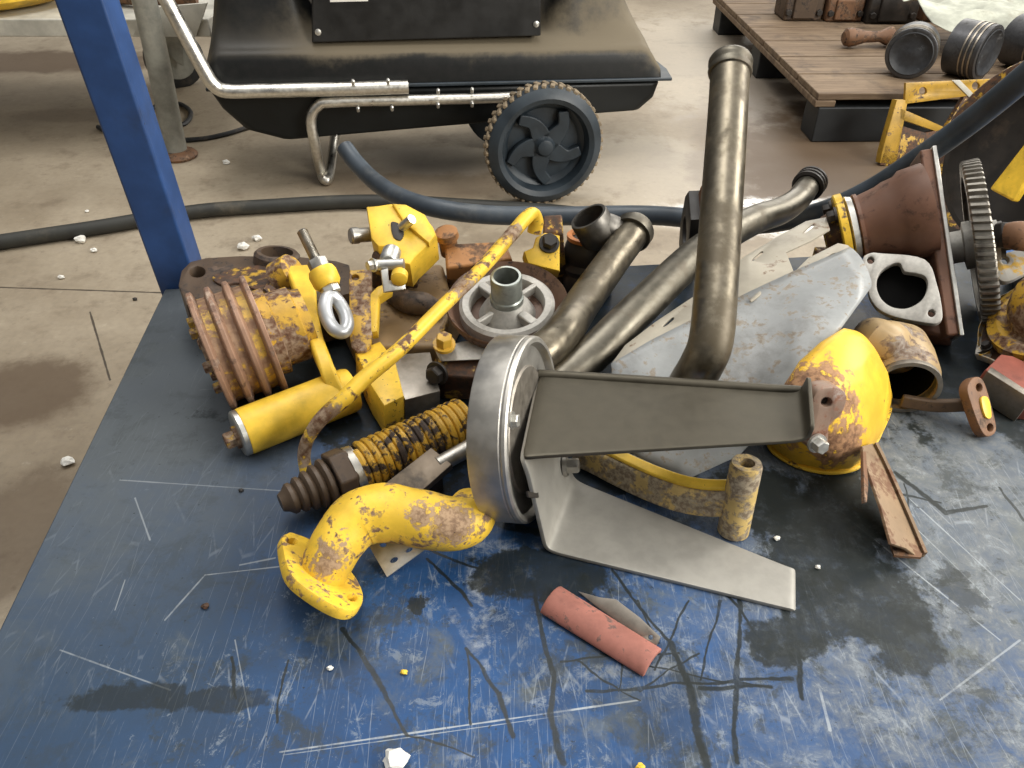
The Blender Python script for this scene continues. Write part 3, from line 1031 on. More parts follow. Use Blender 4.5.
def piston(cx, cy, rpx, ang, ratio, length, lab, hub):
    z = PZ
    q = G(cx, cy, PZ + 0.07)
    r = M(rpx, q)
    q = G(cx, cy, PZ + r)
    r = M(rpx, q)
    n = nrm(cx, cy, ang, ratio)
    n = V3((n.x, n.y, 0)).normalized() if hub else V3((n.x, n.y, n.z * 0.3)).normalized()
    r = q.z - PZ if q.z - PZ < r * 1.3 else r
    base = V3((q.x, q.y, PZ))
    root = thing('piston', lab, 'piston', base, 'pistons on the pallet')
    L = length * r
    mb = MB()
    prof = [(-L, 0.0), (-L, r * 0.80), (-L, r * 0.98), (-r * 0.75, r * 0.98)]
    for k in range(3):
        t0 = -r * 0.62 + k * r * 0.18
        prof += [(t0 - 0.01 * r, r * 0.98), (t0, r * 0.90), (t0 + r * 0.07, r * 0.90), (t0 + r * 0.08, r * 0.98)]
    prof += [(0 - 0.02 * r, r * 0.98), (0, r * 0.95), (0, r * 0.82), (-r * 0.06, r * 0.70), (-r * 0.12, r * 0.5), (-r * 0.05, 0.2 * r), (-r * 0.03, 0)]
    mb.lathe(q, n, prof, 40)
    build('body', mb, m_pist, root)
    for k in range(3):
        t0 = -r * 0.62 + k * r * 0.18
        mb = MB()
        mb.lathe(q, n, [(t0 + 0.005 * r, r * 0.91), (t0 + 0.005 * r, r), (t0 + r * 0.065, r), (t0 + r * 0.065, r * 0.91)], 40, True)
        build('piston_ring', mb, m_pring, root)
    mb = MB()
    mb.lathe(q, n, [(-r * 0.118, r * 0.5), (0.002, r * 0.84), (0.004, r * 0.80), (-r * 0.05, r * 0.66), (-r * 0.10, r * 0.48), (-r * 0.04, 0.2 * r), (-r * 0.02, 0)], 40)
    build('crown', mb, m_soot, root)


piston(911, 54, 24, 250, 0.93, 1.3, 'piston on the pallet with its sooty crown turned to the viewer, left of the row', True)
piston(989, 53, 26, 345, 0.35, 1.25, 'dark piston on the pallet turned to the right, its rings pale, middle of the row', True)
piston(1056, 50, 25, 330, 0.5, 1.8, 'piston cut off by the right edge of the picture on the pallet', True)
q = G(858, 37, PZ + .04)
mb = MB()
mb.lathe(q, V3((1, 0.1, 0)), [(-0.06, 0.02), (-0.05, 0.032), (-0.03, 0.036), (0.0, 0.030), (0.03, 0.022), (0.09, 0.020), (0.12, 0.034), (0.135, 0.036), (0.15, 0.02), (0.15, 0)], 20)
tag(build('connecting_rod_cap', mb, m_rust), 'small rusty fitting lying on the pallet behind the left piston', 'fitting')
for i, (x0, x1, y, hh, dp, mt, lab) in enumerate(((782, 822, 21, 0.22, 0.16, m_brown, 'brown casting standing at the back of the pallet, leftmost of its row'),
                                               (824, 862, 22, 0.20, 0.2, m_rust, 'rust orange casting standing on the pallet between two darker ones'),
                                               (864, 916, 24, 0.24, 0.2, m_dark, 'dark grey casting standing at the back of the pallet behind the pistons'),
                                               (920, 985, 22, 0.10, 0.2, m_rust, 'low reddish block lying on the pallet under the pale cloth'))):
    a, b = G(x0, y, PZ + 0.001), G(x1, y, PZ + 0.001)
    root = thing('engine_casting', lab, 'casting', (a + b) / 2 + V3((0, dp / 2, 0)), 'castings at the back of the pallet')
    wdt = b.x - a.x
    c = (a + b) / 2 + V3((0, dp / 2, 0))
    mb = MB()
    hw = wdt / 2 - 0.004
    mb.hull([c + V3((sx_ * hw * k, sy_ * dp / 2 * k, zz)) for sx_ in (-1, 1) for sy_ in (-1, 1) for zz, k in ((0, 1), (hh * 0.7, 1), (hh, 0.8))])
    build('body', mb, mt, root, bevel=0.008, seg=2)
    mb = MB()
    mb.box(c + V3((0, -dp / 2 - 0.006, hh * 0.25)), RT, V3((0, 1, 0)), wdt * 0.55, 0.014, hh * 0.4)
    build('cover', mb, mt, root, bevel=0.004)
    for s_ in (-1, 1):
        mb = MB()
        mb.hexa(c + V3((s_ * wdt * 0.38, -dp / 2 + 0.001, 0.035)), V3((0, -1, 0)), 0.014, 0.014)
        build('bolt', mb, m_dark, root)
# pale cloth on the low block
a = G(985, 21, PZ + 0.115)
rows = []
for i in range(15):
    r_ = []
    for j in range(21):
        x = a.x - 0.22 + j * 0.03
        y = a.y - 0.10 + i * 0.03
        z = PZ + 0.135 + 0.035 * mnoise.noise(V3((x * 9, y * 7, 1))) + 0.018 * mnoise.noise(V3((x * 24, y * 20, 4)))
        dx = max(0, j - 15) * 0.004 + max(0, 3 - i) * 0.010
        r_.append(V3((x + 0.02 * mnoise.noise(V3((y * 9, 2, 0))), y + 0.02 * mnoise.noise(V3((x * 9, 5, 0))), z - dx)))
    rows.append(r_)
m_cloth = plain('dirty_pale_cloth', (0.42, 0.43, 0.36), 0.85, dust=(0.22, 0.20, 0.15), dust_amt=0.45, scale=10)
mb = MB().grid(rows)
tag(build('rag', mb, m_cloth, solid=0.004, subd=1), 'crumpled pale rag spread over the low reddish block on the pallet', 'cloth')

# yellow bracket frame and dark housing on the floor behind the bench, right
pn = (G(890, 166), V3((0.10, -0.97, 0.22)).normalized())
root = thing('yellow_bracket_frame', 'yellow angled bracket frame standing on the floor against the pallet corner', 'bracket', G(900, 166))
mb = MB()
mb.plate(on([(906, 83), (992, 79), (991, 93), (905, 104)], pn), 0.012, [on(pxcirc(923, 91, 4), pn), on(pxcirc(976, 86, 4), pn)], n=pn[1])
m_yelsh = paint('shaded_yellow_paint', (0.46, 0.27, 0.03), GRY, BRN, 0.34, 30, seed=61.0)  # yellow paint darkened for the shade the bracket stands in
build('top_rail', mb, m_yelsh, root)
mb = MB()
mb.plate(on([(897, 100), (908, 100), (896, 165), (880, 163), (882, 152)], pn), 0.03, n=pn[1])
build('leg', mb, m_yelsh, root)
mb = MB()
mb.plate(on([(952, 80), (960, 80), (976, 96), (972, 100)], (pn[0] + pn[1] * 0.004, pn[1])), 0.004, n=pn[1])
build('strap', mb, m_tgrey, root)
mb = MB()
mb.plate(on([(900, 108), (912, 113), (946, 128), (944, 134), (900, 119)], pn), 0.03, n=pn[1])
build('brace', mb, m_yelsh, root)
mb = MB()
mb.plate(on([(902, 126), (926, 133), (946, 128), (966, 94), (988, 94), (958, 172), (880, 165), (886, 145), (896, 150)], pn), 0.02, n=pn[1])
build('web_plate', mb, m_yelr, root)
ctr = V3((1.27, 1.82, 0.28))
root = thing('flywheel_housing', 'large dark round housing with yellow rim standing on the floor at the right edge', 'housing', V3((ctr.x, ctr.y, 0)))
n = nrm(1035, 165, 200, 0.86)
n = V3((n.x, n.y, 0.35)).normalized()
mb = MB()
mb.lathe(ctr, n, [(-0.16, 0.0), (-0.16, 0.20), (-0.03, 0.22), (-0.03, 0.245), (0.0, 0.245), (0.0, 0.215), (-0.05, 0.20), (-0.07, 0.06), (-0.04, 0.05), (-0.04, 0.0)], 48)
build('body', mb, m_dark, root)
mb = MB()
mb.lathe(ctr, n, [(0.001, 0.226), (0.006, 0.236), (0.006, 0.246), (0.001, 0.25)], 48, True)
build('rim', mb, m_yelr, root)
mb = MB()
q = ctr + n * 0.02
a_, u_, v_ = frame(n)
mb.ribbon([q + u_ * 0.20 - v_ * 0.02, q + u_ * 0.08 + v_ * 0.0, q - u_ * 0.10 + v_ * 0.02], v_, [0.07, 0.05, 0.07], 0.03)
build('cross_bar', mb, m_yelb, root, bevel=0.006)
mb = MB()
mb.box(V3((ctr.x, ctr.y + 0.08, 0.04)), RT, V3((0, 1, 0)), 0.3, 0.2, 0.08)
build('base', mb, m_dark, root, bevel=0.01)
# ================================================================== the pile of parts on the bench
UPV = V3((0, 0, 1))


def bolt_at(p, axis, r, h, mat, parent, name='bolt'):
    m_ = MB()
    m_.lathe(p, axis, [(0, r * 1.35), (h * 0.25, r * 1.35), (h * 0.25, 0)], 16)
    m_.hexa(p + axis.normalized() * h * 0.25, axis, r, h * 0.75)
    return build(name, m_, mat, parent)


# ---- grooved pulley drive, far left
root = thing('pulley_drive', 'yellow drive unit with a rusty four-flanged belt pulley, at the left end of the pile', 'pulley', P(255, 330))
hs = [(178, 284), (181, 270), (190, 261), (206, 257), (240, 255), (300, 256), (336, 260), (349, 264), (352, 292), (320, 300), (262, 298), (225, 296), (205, 304), (186, 304)]
mb = MB()
mb.plate(pl(hs, 0.085), 0.072, [pl(pxcirc(197, 271, 8, 16, 5.5), 0.085)], n=UPV, bevel=0.0025)
hous = build('housing', mb, m_brown, root)
mb = MB()
c = P(277, 259, 0.083)
mb.lathe(c, nrm(277, 259, 90, 0.35), [(-0.012, 0.036), (0.008, 0.034), (0.012, 0.030), (0.012, 0.024), (-0.012, 0.024)], 32, True)
build('port_ring', mb, m_brown, hous)
mb = MB()
mb.plate(pl(spl([(212, 276), (232, 268), (262, 264), (298, 266), (312, 274), (300, 288), (262, 290), (238, 282), (222, 284)]), 0.089), 0.006, n=UPV, bevel=0.002)
build('mounting_pad', mb, m_yelr, hous)
bolt_at(P(268, 296, .09), nrm(268, 296, 80, 0.7), 0.009, 0.016, m_yelr, root)
pax = nrm(238, 343, 19, 0.01)
pcen = P(238, 343, 0.085)
pr, pw = M(62, pcen), M(57, pcen)
prof = [(-pw / 2, 0.030)]
for i in range(4):
    t0 = -pw / 2 + i * (pw - 0.006) / 3
    prof += [(t0, pr - 0.001), (t0 + 0.0015, pr), (t0 + 0.0055, pr), (t0 + 0.0065, pr - 0.001)]
    if i < 3:
        gp = (pw - 0.006) / 3
        prof += [(t0 + 0.0065 + gp * 0.18, pr * 0.83), (t0 + 0.003 + gp * 0.72, pr * 0.83)]
prof += [(pw / 2, 0.030)]
m_pul = paint('worn_pulley_paint', (0.34, 0.20, 0.13), (0.44, 0.33, 0.25), (0.16, 0.09, 0.06), 0.42, 20, rough=0.4, chips=0.4, seed=12)
m_pulg = paint('pulley_groove_paint', (0.66, 0.42, 0.08), (0.42, 0.27, 0.17), (0.26, 0.15, 0.09), 0.52, 20, rough=0.5, chips=0.5, seed=13)
mb = MB()
mb.lathe(pcen, pax, prof, 72, True)
pul = build('pulley', mb, m_pul, root, angle=25)
for i in range(3):
    t0 = -pw / 2 + i * (pw - 0.006) / 3
    mb = MB()
    mb.lathe(pcen, pax, [(t0 + 0.0055 + gp * 0.16, pr * 0.82), (t0 + 0.0055 + gp * 0.16, pr * 0.862), (t0 + 0.003 + gp * 0.74, pr * 0.862), (t0 + 0.003 + gp * 0.74, pr * 0.82)], 60, True)
    build('groove', mb, m_pulg, pul)
mb = MB()
hub = pcen - pax * (pw / 2)
mb.lathe(hub + pax * 0.004, -pax, [(0, 0.052), (0.002, 0.051), (0.003, 0.048), (0.006, 0.03), (0.010, 0.028), (0.011, 0.0)], 28)
a_, u_, v_ = frame(pax)
hb_ = build('hub', mb, m_yelw, root)
for k in range(6):
    an = 2 * PI * k / 6 + 0.3
    q = hub + pax * 0.003 + (u_ * math.cos(an) + v_ * math.sin(an)) * 0.045
    bolt_at(q, -pax, 0.008, 0.014, m_yelw, hb_)
mb = MB()
rb = pcen + pax * (pw / 2 - 0.004)
mb.lathe(rb, pax, [(0, 0.058), (0.018, 0.058), (0.02, 0.05), (0.048, 0.050), (0.05, 0.044), (0.062, 0.043), (0.064, 0.0)], 40)
build('bearing_housing', mb, m_yelw, root)

# ---- yellow cylinder with its curved arm
root = thing('belt_tensioner', 'smooth yellow cylinder with curved yellow arm and silver end ring, before the grooved pulley', 'tensioner', P(300, 440))
A0, B0 = P(240, 432, 0.032), P(352, 388, 0.034)
rr = M(24.5, A0)
ax = (B0 - A0).normalized()
L = (B0 - A0).length
mb = MB()
mb.lathe(A0, ax, [(0.004, 0.0), (0.004, rr * 0.98), (0.008, rr), (L - 0.006, rr), (L, rr * 0.94), (L, 0)], 48)
build('barrel', mb, m_yelb, root)
mb = MB()
mb.lathe(A0, ax, [(-0.004, 0.0), (-0.004, rr * 0.92), (-0.002, rr * 0.985), (0.0035, rr * 0.985), (0.0035, 0)], 48)
build('end_ring', mb, m_zinc, root)
bolt_at(A0 - ax * 0.004 - UPV * 0.004, -ax, 0.011, 0.016, m_yelw, root)
mb = MB()
mb.ribbon([P(297, 268, .105), P(304, 288, .10), P(309, 312, .095), P(316, 340, .085), P(326, 366, .074), P(339, 394, .046)], nrm(310, 320, -12, 0.25), [0.034, 0.032, 0.022, 0.019, 0.019, 0.022], 0.016, 6)
build('arm', mb, m_yelb, root, bevel=0.004, seg=3)
mb = MB()
c = P(289, 272, .100)
mb.lathe(c, nrm(289, 272, 30, 0.5), [(-0.02, 0.0), (-0.02, 0.026), (0.008, 0.026), (0.012, 0.022), (0.012, 0)], 26)
build('pivot_boss', mb, m_yelw, root)

# ---- eye bolt
root = thing('eye_bolt', 'steel eye bolt with threaded end up and pale grey loop, on the yellow arm', 'bolt', P(330, 330))
a, b, c2 = P(302, 231, 0.19), P(318, 264, 0.158), P(328, 296, 0.125)
mb = MB()
ax = (b - a).normalized()
Lb = (b - a).length
pf_ = []
r0 = M(5.6, a)
for i in range(26):
    t0 = Lb * i / 26
    pf_ += [(t0, r0 * 0.88), (t0 + Lb / 52, r0)]
mb.lathe(a, ax, [(-0.001, 0)] + [(-0.001, r0 * 0.7)] + pf_ + [(Lb, 0)], 18)
build('threaded_rod', mb, m_steel, root)
mb = MB()
mb.hexa(b - ax * 0.006, ax, M(10.5, b), 0.016)
build('nut', mb, m_steel, root, bevel=0.001)
mb = MB()
q = b + ax * 0.009
mb.lathe(q, ax, [(0, 0.008), (0, M(13, q)), (0.006, M(14.5, q)), (0.020, M(14, q)), (0.026, M(11, q)), (0.026, 0.006)], 28)
build('collar', mb, m_yelb, root)
mb = MB()
mb.hexa(q + ax * 0.025, ax, M(10, q), 0.012)
build('nut', mb, m_zinc, root, bevel=0.001)
mb = MB()
lp = [(328, 297), (325, 307), (328, 320), (335, 330), (343, 332), (347, 325), (345, 314), (339, 303), (333, 297)]
hts = [.130, .124, .112, .104, .100, .103, .110, .120, .128]
mb.tube([P(x, y, h) for (x, y), h in zip(lp, hts)], M(7.0, c2), 14, 6, loop=True)
m_eye = plain('pale_grey_galvanised', (0.44, 0.45, 0.46), 0.38, 0.55, var=0.15)
build('eye', mb, m_eye, root)

# ---- bracket casting with a flat yellow plate (centre left)
root = thing('bracket_casting', 'oily brown and yellow casting with an upright drilled plate, between eye bolt and filter head', 'casting', P(390, 330))
mb = MB()
mb.hull([P(x, y, h) for x, y, h in ((346, 268, .07), (442, 262, .07), (452, 300, .066), (438, 344, .058), (362, 344, .058), (344, 320, .062), (350, 284, .004), (442, 280, .004), (462, 330, .004), (440, 372, .004), (360, 372, .004), (340, 330, .004))])
m_tanc = paint('tan_oily_casting', (0.30, 0.20, 0.10), YEL2, (0.14, 0.09, 0.055), 0.42, 24, rough=0.5, chips=0.5, seed=17)
build('body', mb, m_tanc, root, bevel=0.006, seg=3)
pn = plane3(P(348, 267, .125), P(372, 266, .125), P(360, 345, .075))
mb = MB()
mb.plate(on(spl([(349, 270), (353, 268), (368, 267), (371, 270), (371, 300), (370, 343), (351, 345), (349, 300)], 3), pn), 0.009, [on(pxcirc(355, 275, 4, 12, 3), pn)], n=pn[1])
build('drilled_plate', mb, m_yelw, root)
mb = MB()
mb.plate(on([(369, 292), (377, 284), (392, 279), (391, 287), (379, 295), (377, 329), (370, 330)], pn), 0.018, n=pn[1], bevel=0.002)
build('angle_tab', mb, m_yelb, root)
mb = MB()
mb.tube([P(392, 292, .075), P(408, 300, .078), P(424, 302, .078), P(440, 310, .07)], [0.014, 0.017, 0.017, 0.012], 16)
build('oil_passage', mb, m_brown, root)
bolt_at(P(437, 372, .03), nrm(437, 372, 200, 0.7), 0.011, 0.014, m_dark, root)

# ---- yellow valve block with shaft and zinc lever
root = thing('valve_block', 'bright yellow valve block with stub shaft and zinc lever, at the back', 'valve', P(400, 290))
pn = plane3(P(367, 206, .175), P(436, 232, .155), P(395, 262, .135))
mb = MB()
mb.plate(on([(366, 206), (378, 205), (391, 203), (406, 205), (424, 214), (433, 226), (437, 236), (428, 245), (416, 256), (410, 264), (398, 262), (390, 246), (378, 246), (371, 238)], pn), 0.055, n=pn[1], bevel=0.004)
build('body', mb, m_yelb, root)
mb = MB()
mb.plate(on([(392, 203), (406, 204), (425, 214), (436, 234), (429, 243), (404, 222)], (pn[0] + pn[1] * 0.006, pn[1])), 0.012, n=pn[1], bevel=0.003)
build('cover_plate', mb, m_yelb, root)
mb = MB()
mb.plate(on(spl([(391, 222), (400, 224), (404, 233), (400, 240), (393, 236)], 4), (pn[0] + pn[1] * 0.002, pn[1])), 0.006, n=pn[1])  # dark plate on the face, painting in the shade of a hollow
build('recess_shade', mb, m_dark, root)
q = PLN(402, 227, pn[0] + pn[1] * 0.004, pn[1])
mb = MB()
mb.cyl(q, PLN(412, 219, pn[0] + pn[1] * 0.022, pn[1]), 0.007, 16)
build('plunger', mb, m_zinc, root)
a, b = D(350, 236, dep(P(367, 225, .16)) + 0.01), D(378, 234, dep(P(367, 225, .16)) + 0.03)
mb = MB()
ax = (b - a).normalized()
mb.lathe(a, ax, [(0, 0), (0, 0.010), (0.002, 0.012), (0.012, 0.012), (0.012, 0.0105), ((b - a).length, 0.0105), ((b - a).length, 0)], 20)
build('stub_shaft', mb, m_steel, root)
mb = MB()
mb.hull([P(x, y, h) for x, y, h in ((372, 250, .135), (415, 250, .135), (412, 262, .12), (374, 262, .12), (372, 290, .06), (418, 290, .06), (378, 268, .06), (424, 262, .06))])
build('pedestal', mb, m_yelr, root, bevel=0.006)
lv = P(392, 262, .155)
mb = MB()
mb.lathe(P(392, 252, .150), nrm(392, 252, 250, 0.8), [(0, 0), (0, 0.013), (0.020, 0.013), (0.024, 0.010), (0.024, 0)], 24)
mb.cyl(P(372, 265, .148), P(404, 264, .150), 0.0075, 16)
lev = build('lever_pivot', mb, m_zinc, root)
mb = MB()
pn2 = plane3(P(381, 268, .150), P(406, 264, .150), P(384, 292, .125))
mb.plate(on([(381, 270), (388, 268), (389, 280), (405, 281), (406, 289), (384, 292)], pn2), 0.010, n=pn2[1], bevel=0.001)
build('lever', mb, m_zinc, lev)
mb = MB()
mb.lathe(P(400, 274, .142), nrm(400, 274, 260, 0.8), [(0, 0), (0, 0.011), (0.012, 0.011), (0.014, 0.008), (0.014, 0)], 20)
build('lever_stop', mb, m_yelb, lev)
bolt_at(P(374, 265, .151), nrm(374, 265, 190, 0.5), 0.007, 0.010, m_zinc, lev, 'nut')

# ---- steel block with yellow end
root = thing('steel_block', 'grey steel block with a yellow painted end, under the long yellow bar', 'block', P(400, 390))
pn = plane3(P(355, 352, .062), P(428, 346, .055), P(400, 402, .05))
mb = MB()
mb.plate(on([(386, 357), (402, 352), (430, 350), (440, 389), (405, 398)], pn), 0.045, n=pn[1], bevel=0.002)
build('bar', mb, m_steeld, root)
pn = (pn[0] + UPV * 0.006, pn[1])
mb = MB()
mb.plate(on([(355, 350), (367, 344), (380, 339), (395, 358), (404, 394), (384, 404), (371, 384)], pn), 0.052, n=pn[1], bevel=0.003)
build('end_block', mb, m_yel, root)

# ---- long bent yellow bar lying on top
root = thing('control_lever', 'long bent yellow bar with worn paint, lying diagonally over the filter disc', 'lever', P(330, 430))
mb = MB()
bar = [(306, 472, .022), (304, 454, .040), (309, 437, .062), (322, 418, .085), (345, 398, .102), (365, 378, .114), (400, 349, .130), (440, 309, .148), (480, 270, .162), (512, 234, .172), (525, 219, .177), (532, 214, .174), (536, 222, .160), (534, 233, .144)]
rads = [8.0, 8.5, 8.5, 9.5, 11, 11, 9.8, 9.0, 9.0, 9.0, 9.0, 8.5, 8, 7.5]
mb.tube([P(*q) for q in bar], [M(r_ * 0.95, P(*q)) for r_, q in zip(rads, bar)], 16, 6, squash=0.8)
m_bar = paint('worn_bar_paint', YEL, GRY, RUST, 0.40, 26, chips=0.55, seed=21.0,
              spots=[(P(458, 290, .153), 0.022), (P(510, 237, .171), 0.02), (P(322, 420, .085), 0.026), (P(306, 445, .05), 0.02)], origin=P(330, 430))
build('bar', mb, m_bar, root)
# ---- oil filter head: rusty dish, alloy wheel, centre tube
root = thing('filter_head', 'round rusty dish with grey alloy wheel and upright centre tube, mid pile', 'filter head', P(490, 350))
fc = P(507, 303, 0.105)
fn = nrm(507, 303, 92, 0.68)
fr_ = M(61, fc)
mb = MB()
mb.lathe(fc, fn, [(0.006, fr_), (0.008, fr_ * 0.985), (0.004, fr_ * 0.95), (-0.012, fr_ * 0.84), (-0.016, fr_ * 0.78), (-0.017, 0.03), (-0.023, 0.03), (-0.023, fr_ * 0.80), (-0.012, fr_ * 0.92), (0.002, fr_ * 0.995)], 64, True)
m_dish = paint('rusty_dish', (0.15, 0.085, 0.055), (0.24, 0.14, 0.08), (0.07, 0.04, 0.03), 0.4, 30, rough=0.42, seed=31)
build('dish', mb, m_dish, root)
rr = M(48, fc)
mb = MB()
mb.lathe(fc, fn, [(-0.016, rr * 0.77), (0.000, rr * 0.77), (0.004, rr * 0.80), (0.005, rr * 0.93), (0.001, rr), (-0.016, rr)], 64, True)
whl = build('alloy_wheel', mb, m_alu, root)
a_, u_, v_ = frame(fn, RT)
mb = MB()
mb.lathe(fc, fn, [(-0.016, 0.016), (-0.016, rr * 0.60), (-0.006, rr * 0.52), (0.008, rr * 0.36), (0.008, 0.016)], 40, True)
build('hub', mb, m_alu, whl)
for k in range(4):
    an = 2 * PI * k / 4 + 0.75
    dr = u_ * math.cos(an) + v_ * math.sin(an)
    tg = a_.cross(dr)
    mb = MB()
    mb.box(fc + dr * rr * 0.62 + fn * -0.002, dr, tg, rr * 0.42, 0.013 if k % 2 else 0.007, 0.014)
    build('spoke', mb, m_alu, whl, bevel=0.002)
mb = MB()
tr = M(15.5, fc)
cb = fc + fn * 0.004
th_ = 0.045
mb.lathe(cb, fn, [(0.0, tr * 0.80), (0, tr * 1.08), (0.012, tr * 1.08), (0.014, tr), (th_, tr), (th_ + 0.002, tr * 0.95), (th_ + 0.002, tr * 0.80)], 40, True)
m_tub = metal('green_grey_steel_tube', (0.40, 0.43, 0.40), (0.18, 0.17, 0.14), 0.2, 0.32, metallic=0.85, seed=33)
build('centre_tube', mb, m_tub, root)
mb = MB()
mb.lathe(fc, -fn, [(0.018, 0.0), (0.018, fr_ * 0.72), (0.030, fr_ * 0.70), (0.05, fr_ * 0.5), (0.085, fr_ * 0.46), (0.085, 0)], 40)
build('base', mb, m_yelr, root)
mb = MB()
mb.hull([P(x, y, h) for x, y, h in ((438, 352, .065), (455, 345, .07), (500, 348, .07), (512, 362, .065), (500, 378, .055), (442, 374, .055), (432, 365, .003), (440, 345, .003), (520, 360, .003), (505, 400, .003), (440, 398, .003))])
fl = build('flange', mb, m_yelr, root, bevel=0.005)
mb = MB()
mb.hull([P(x, y, h) for x, y, h in ((434, 347, .075), (470, 338, .08), (486, 346, .08), (486, 358, .072), (440, 360, .07), (434, 347, .062), (486, 346, .062), (486, 358, .06), (440, 360, .058))])
build('flange_pad', mb, m_alu, fl, bevel=0.003)
bolt_at(P(444, 344, .085), nrm(444, 344, 90, 0.75), 0.011, 0.018, m_yelw, root)
bolt_at(P(438, 371, .060), nrm(438, 371, 215, 0.7), 0.012, 0.014, m_dark, root)

# ---- rusty bracket behind the filter head
root = thing('hinge_bracket', 'rusty brown bracket with a yellow bolted lug, behind the filter disc', 'bracket', P(500, 262))
mb = MB()
mb.hull([P(x, y, h) for x, y, h in ((444, 243, .115), (505, 240, .115), (512, 258, .105), (446, 268, .10), (448, 276, .002), (515, 274, .002), (520, 296, .002), (448, 300, .002))])
m_orr = paint('orange_rust', (0.36, 0.17, 0.06), (0.26, 0.14, 0.07), (0.10, 0.055, 0.03), 0.45, 26, rough=0.6, chips=0.55, seed=18)
build('body', mb, m_orr, root, bevel=0.004)
mb = MB()
mb.lathe(P(447, 236, .125), nrm(446, 236, 100, 0.6), [(-0.03, 0.0), (-0.03, 0.014), (-0.004, 0.014), (0, 0.018), (0.010, 0.017), (0.012, 0.012), (0.012, 0)], 24)
build('stub', mb, m_orr, root)
pn = plane3(P(527, 248, .135), P(560, 246, .135), P(545, 268, .115))
mb = MB()
mb.plate(on([(524, 250), (533, 246), (536, 236), (545, 231), (560, 234), (560, 270), (543, 266), (528, 262)], pn), 0.03, n=pn[1], bevel=0.003)
lug = build('lug', mb, m_yel, root)
bolt_at(PLN(549, 243, *pn), pn[1], 0.011, 0.016, m_dark, lug)
mb = MB()
mb.hull([P(x, y, h) for x, y, h in ((543, 214, .16), (562, 213, .16), (563, 232, .14), (543, 233, .14), (545, 270, .002), (566, 269, .002), (567, 284, .002), (545, 284, .002))])
build('post', mb, m_yelr, root, bevel=0.003)
# ---- coil spring on its rod
root = thing('spring_strut', 'thick black and yellow coil spring with ringed end, lying below the yellow cylinder', 'spring', P(380, 470))
A0, B0 = P(281, 505, .030), P(466, 422, .036)
ax = (B0 - A0).normalized()
L = (B0 - A0).length
ts = lambda x: L * (x - 281) / (466 - 281)
r1 = M(25, P(390, 465, .034))
mb = MB()
prof = [(0, 0.0), (0, 0.010), (0.006, 0.013)]
for i in range(5):
    t0 = 0.008 + i * 0.0105
    rr_ = 0.018 + i * 0.0026
    prof += [(t0, rr_ * 0.84), (t0 + 0.003, rr_), (t0 + 0.007, rr_), (t0 + 0.010, rr_ * 0.84)]
prof += [(0.062, 0.0)]
mb.lathe(A0, ax, prof, 36)
m_boot = paint('brown_ringed_boot', (0.085, 0.058, 0.038), (0.16, 0.11, 0.07), YEL2, 0.3, 25, rough=0.5, chips=0.3, seed=41)
build('ringed_end', mb, m_boot, root)
mb = MB()
mb.hexa(A0 + ax * 0.062, ax, 0.034, 0.024)
build('nut', mb, m_brown, root, bevel=0.002)
mb = MB()
q = A0 + ax * 0.083
mb.lathe(q, ax, [(0, 0.01), (0, 0.030), (0.010, 0.029), (0.010, 0.01)], 30, True)
build('washer', mb, m_steel, root)
mb = MB()
s0, s1 = A0 + ax * 0.085, B0
mb.lathe(s0, ax, [(0, 0), (0, r1 * 0.72), ((s1 - s0).length, r1 * 0.72), ((s1 - s0).length, 0)], 24)
build('rod', mb, m_dark, root)
m_spr = paint('flaked_spring_paint', (0.62, 0.36, 0.04), (0.030, 0.022, 0.018), (0.06, 0.04, 0.03), 0.46, 34, rough=0.45, chips=0.6, seed=43, bump=0.1)
mb = MB()
mb.coil(A0 + ax * 0.094, B0 + ax * 0.0, r1 * 0.90, 0.0046, 15.5)
build('coil', mb, m_spr, root)

# ---- brown steel plate and rod beside the spring
root = thing('steel_strap', 'dull brown flat steel plate with a rod end, between the spring and the steel drum', 'plate', P(420, 490))
pn = plane3(P(388, 480, .040), P(432, 447, .052), P(420, 500, .034))
mb = MB()
mb.plate(on([(386, 481), (431, 446), (452, 463), (410, 500)], pn), 0.012, n=pn[1], bevel=0.002)
m_oilp = metal('oily_brown_plate', (0.17, 0.135, 0.10), (0.05, 0.04, 0.03), 0.4, 0.35, metallic=0.7, seed=45)
build('plate', mb, m_oilp, root)
mb = MB()
mb.cyl(P(438, 464, .040), P(474, 444, .044), 0.010, 18)
build('rod', mb, m_steel, root)
mb = MB()
mb.box(P(420, 486, .016), (P(452, 463, .016) - P(410, 500, .016)), (P(386, 481, .016) - P(410, 500, .016)), 0.05, 0.03, 0.028)
build('foot', mb, m_dark, root, bevel=0.003)

# ---- perforated sheet under the elbow
pn = plane3(P(372, 545, .018), P(425, 545, .024), P(385, 577, .002))
hol = [on(pxcirc(383, 545, 3.6, 10, 2.2), pn), on(pxcirc(400, 540, 4, 10, 2.2), pn), on(pxcirc(394, 560, 4.5, 10, 2.6, -0.5), pn), on(pxcirc(409, 550, 4, 10, 2, -0.5), pn)]
mb = MB()
mb.plate(on([(366, 541), (400, 528), (428, 541), (424, 550), (387, 577)], pn), 0.0022, hol, n=pn[1], bevel=0.0)
tag(build('perforated_sheet', mb, m_zinc), 'small pale perforated metal sheet sticking out under the yellow elbow', 'sheet')

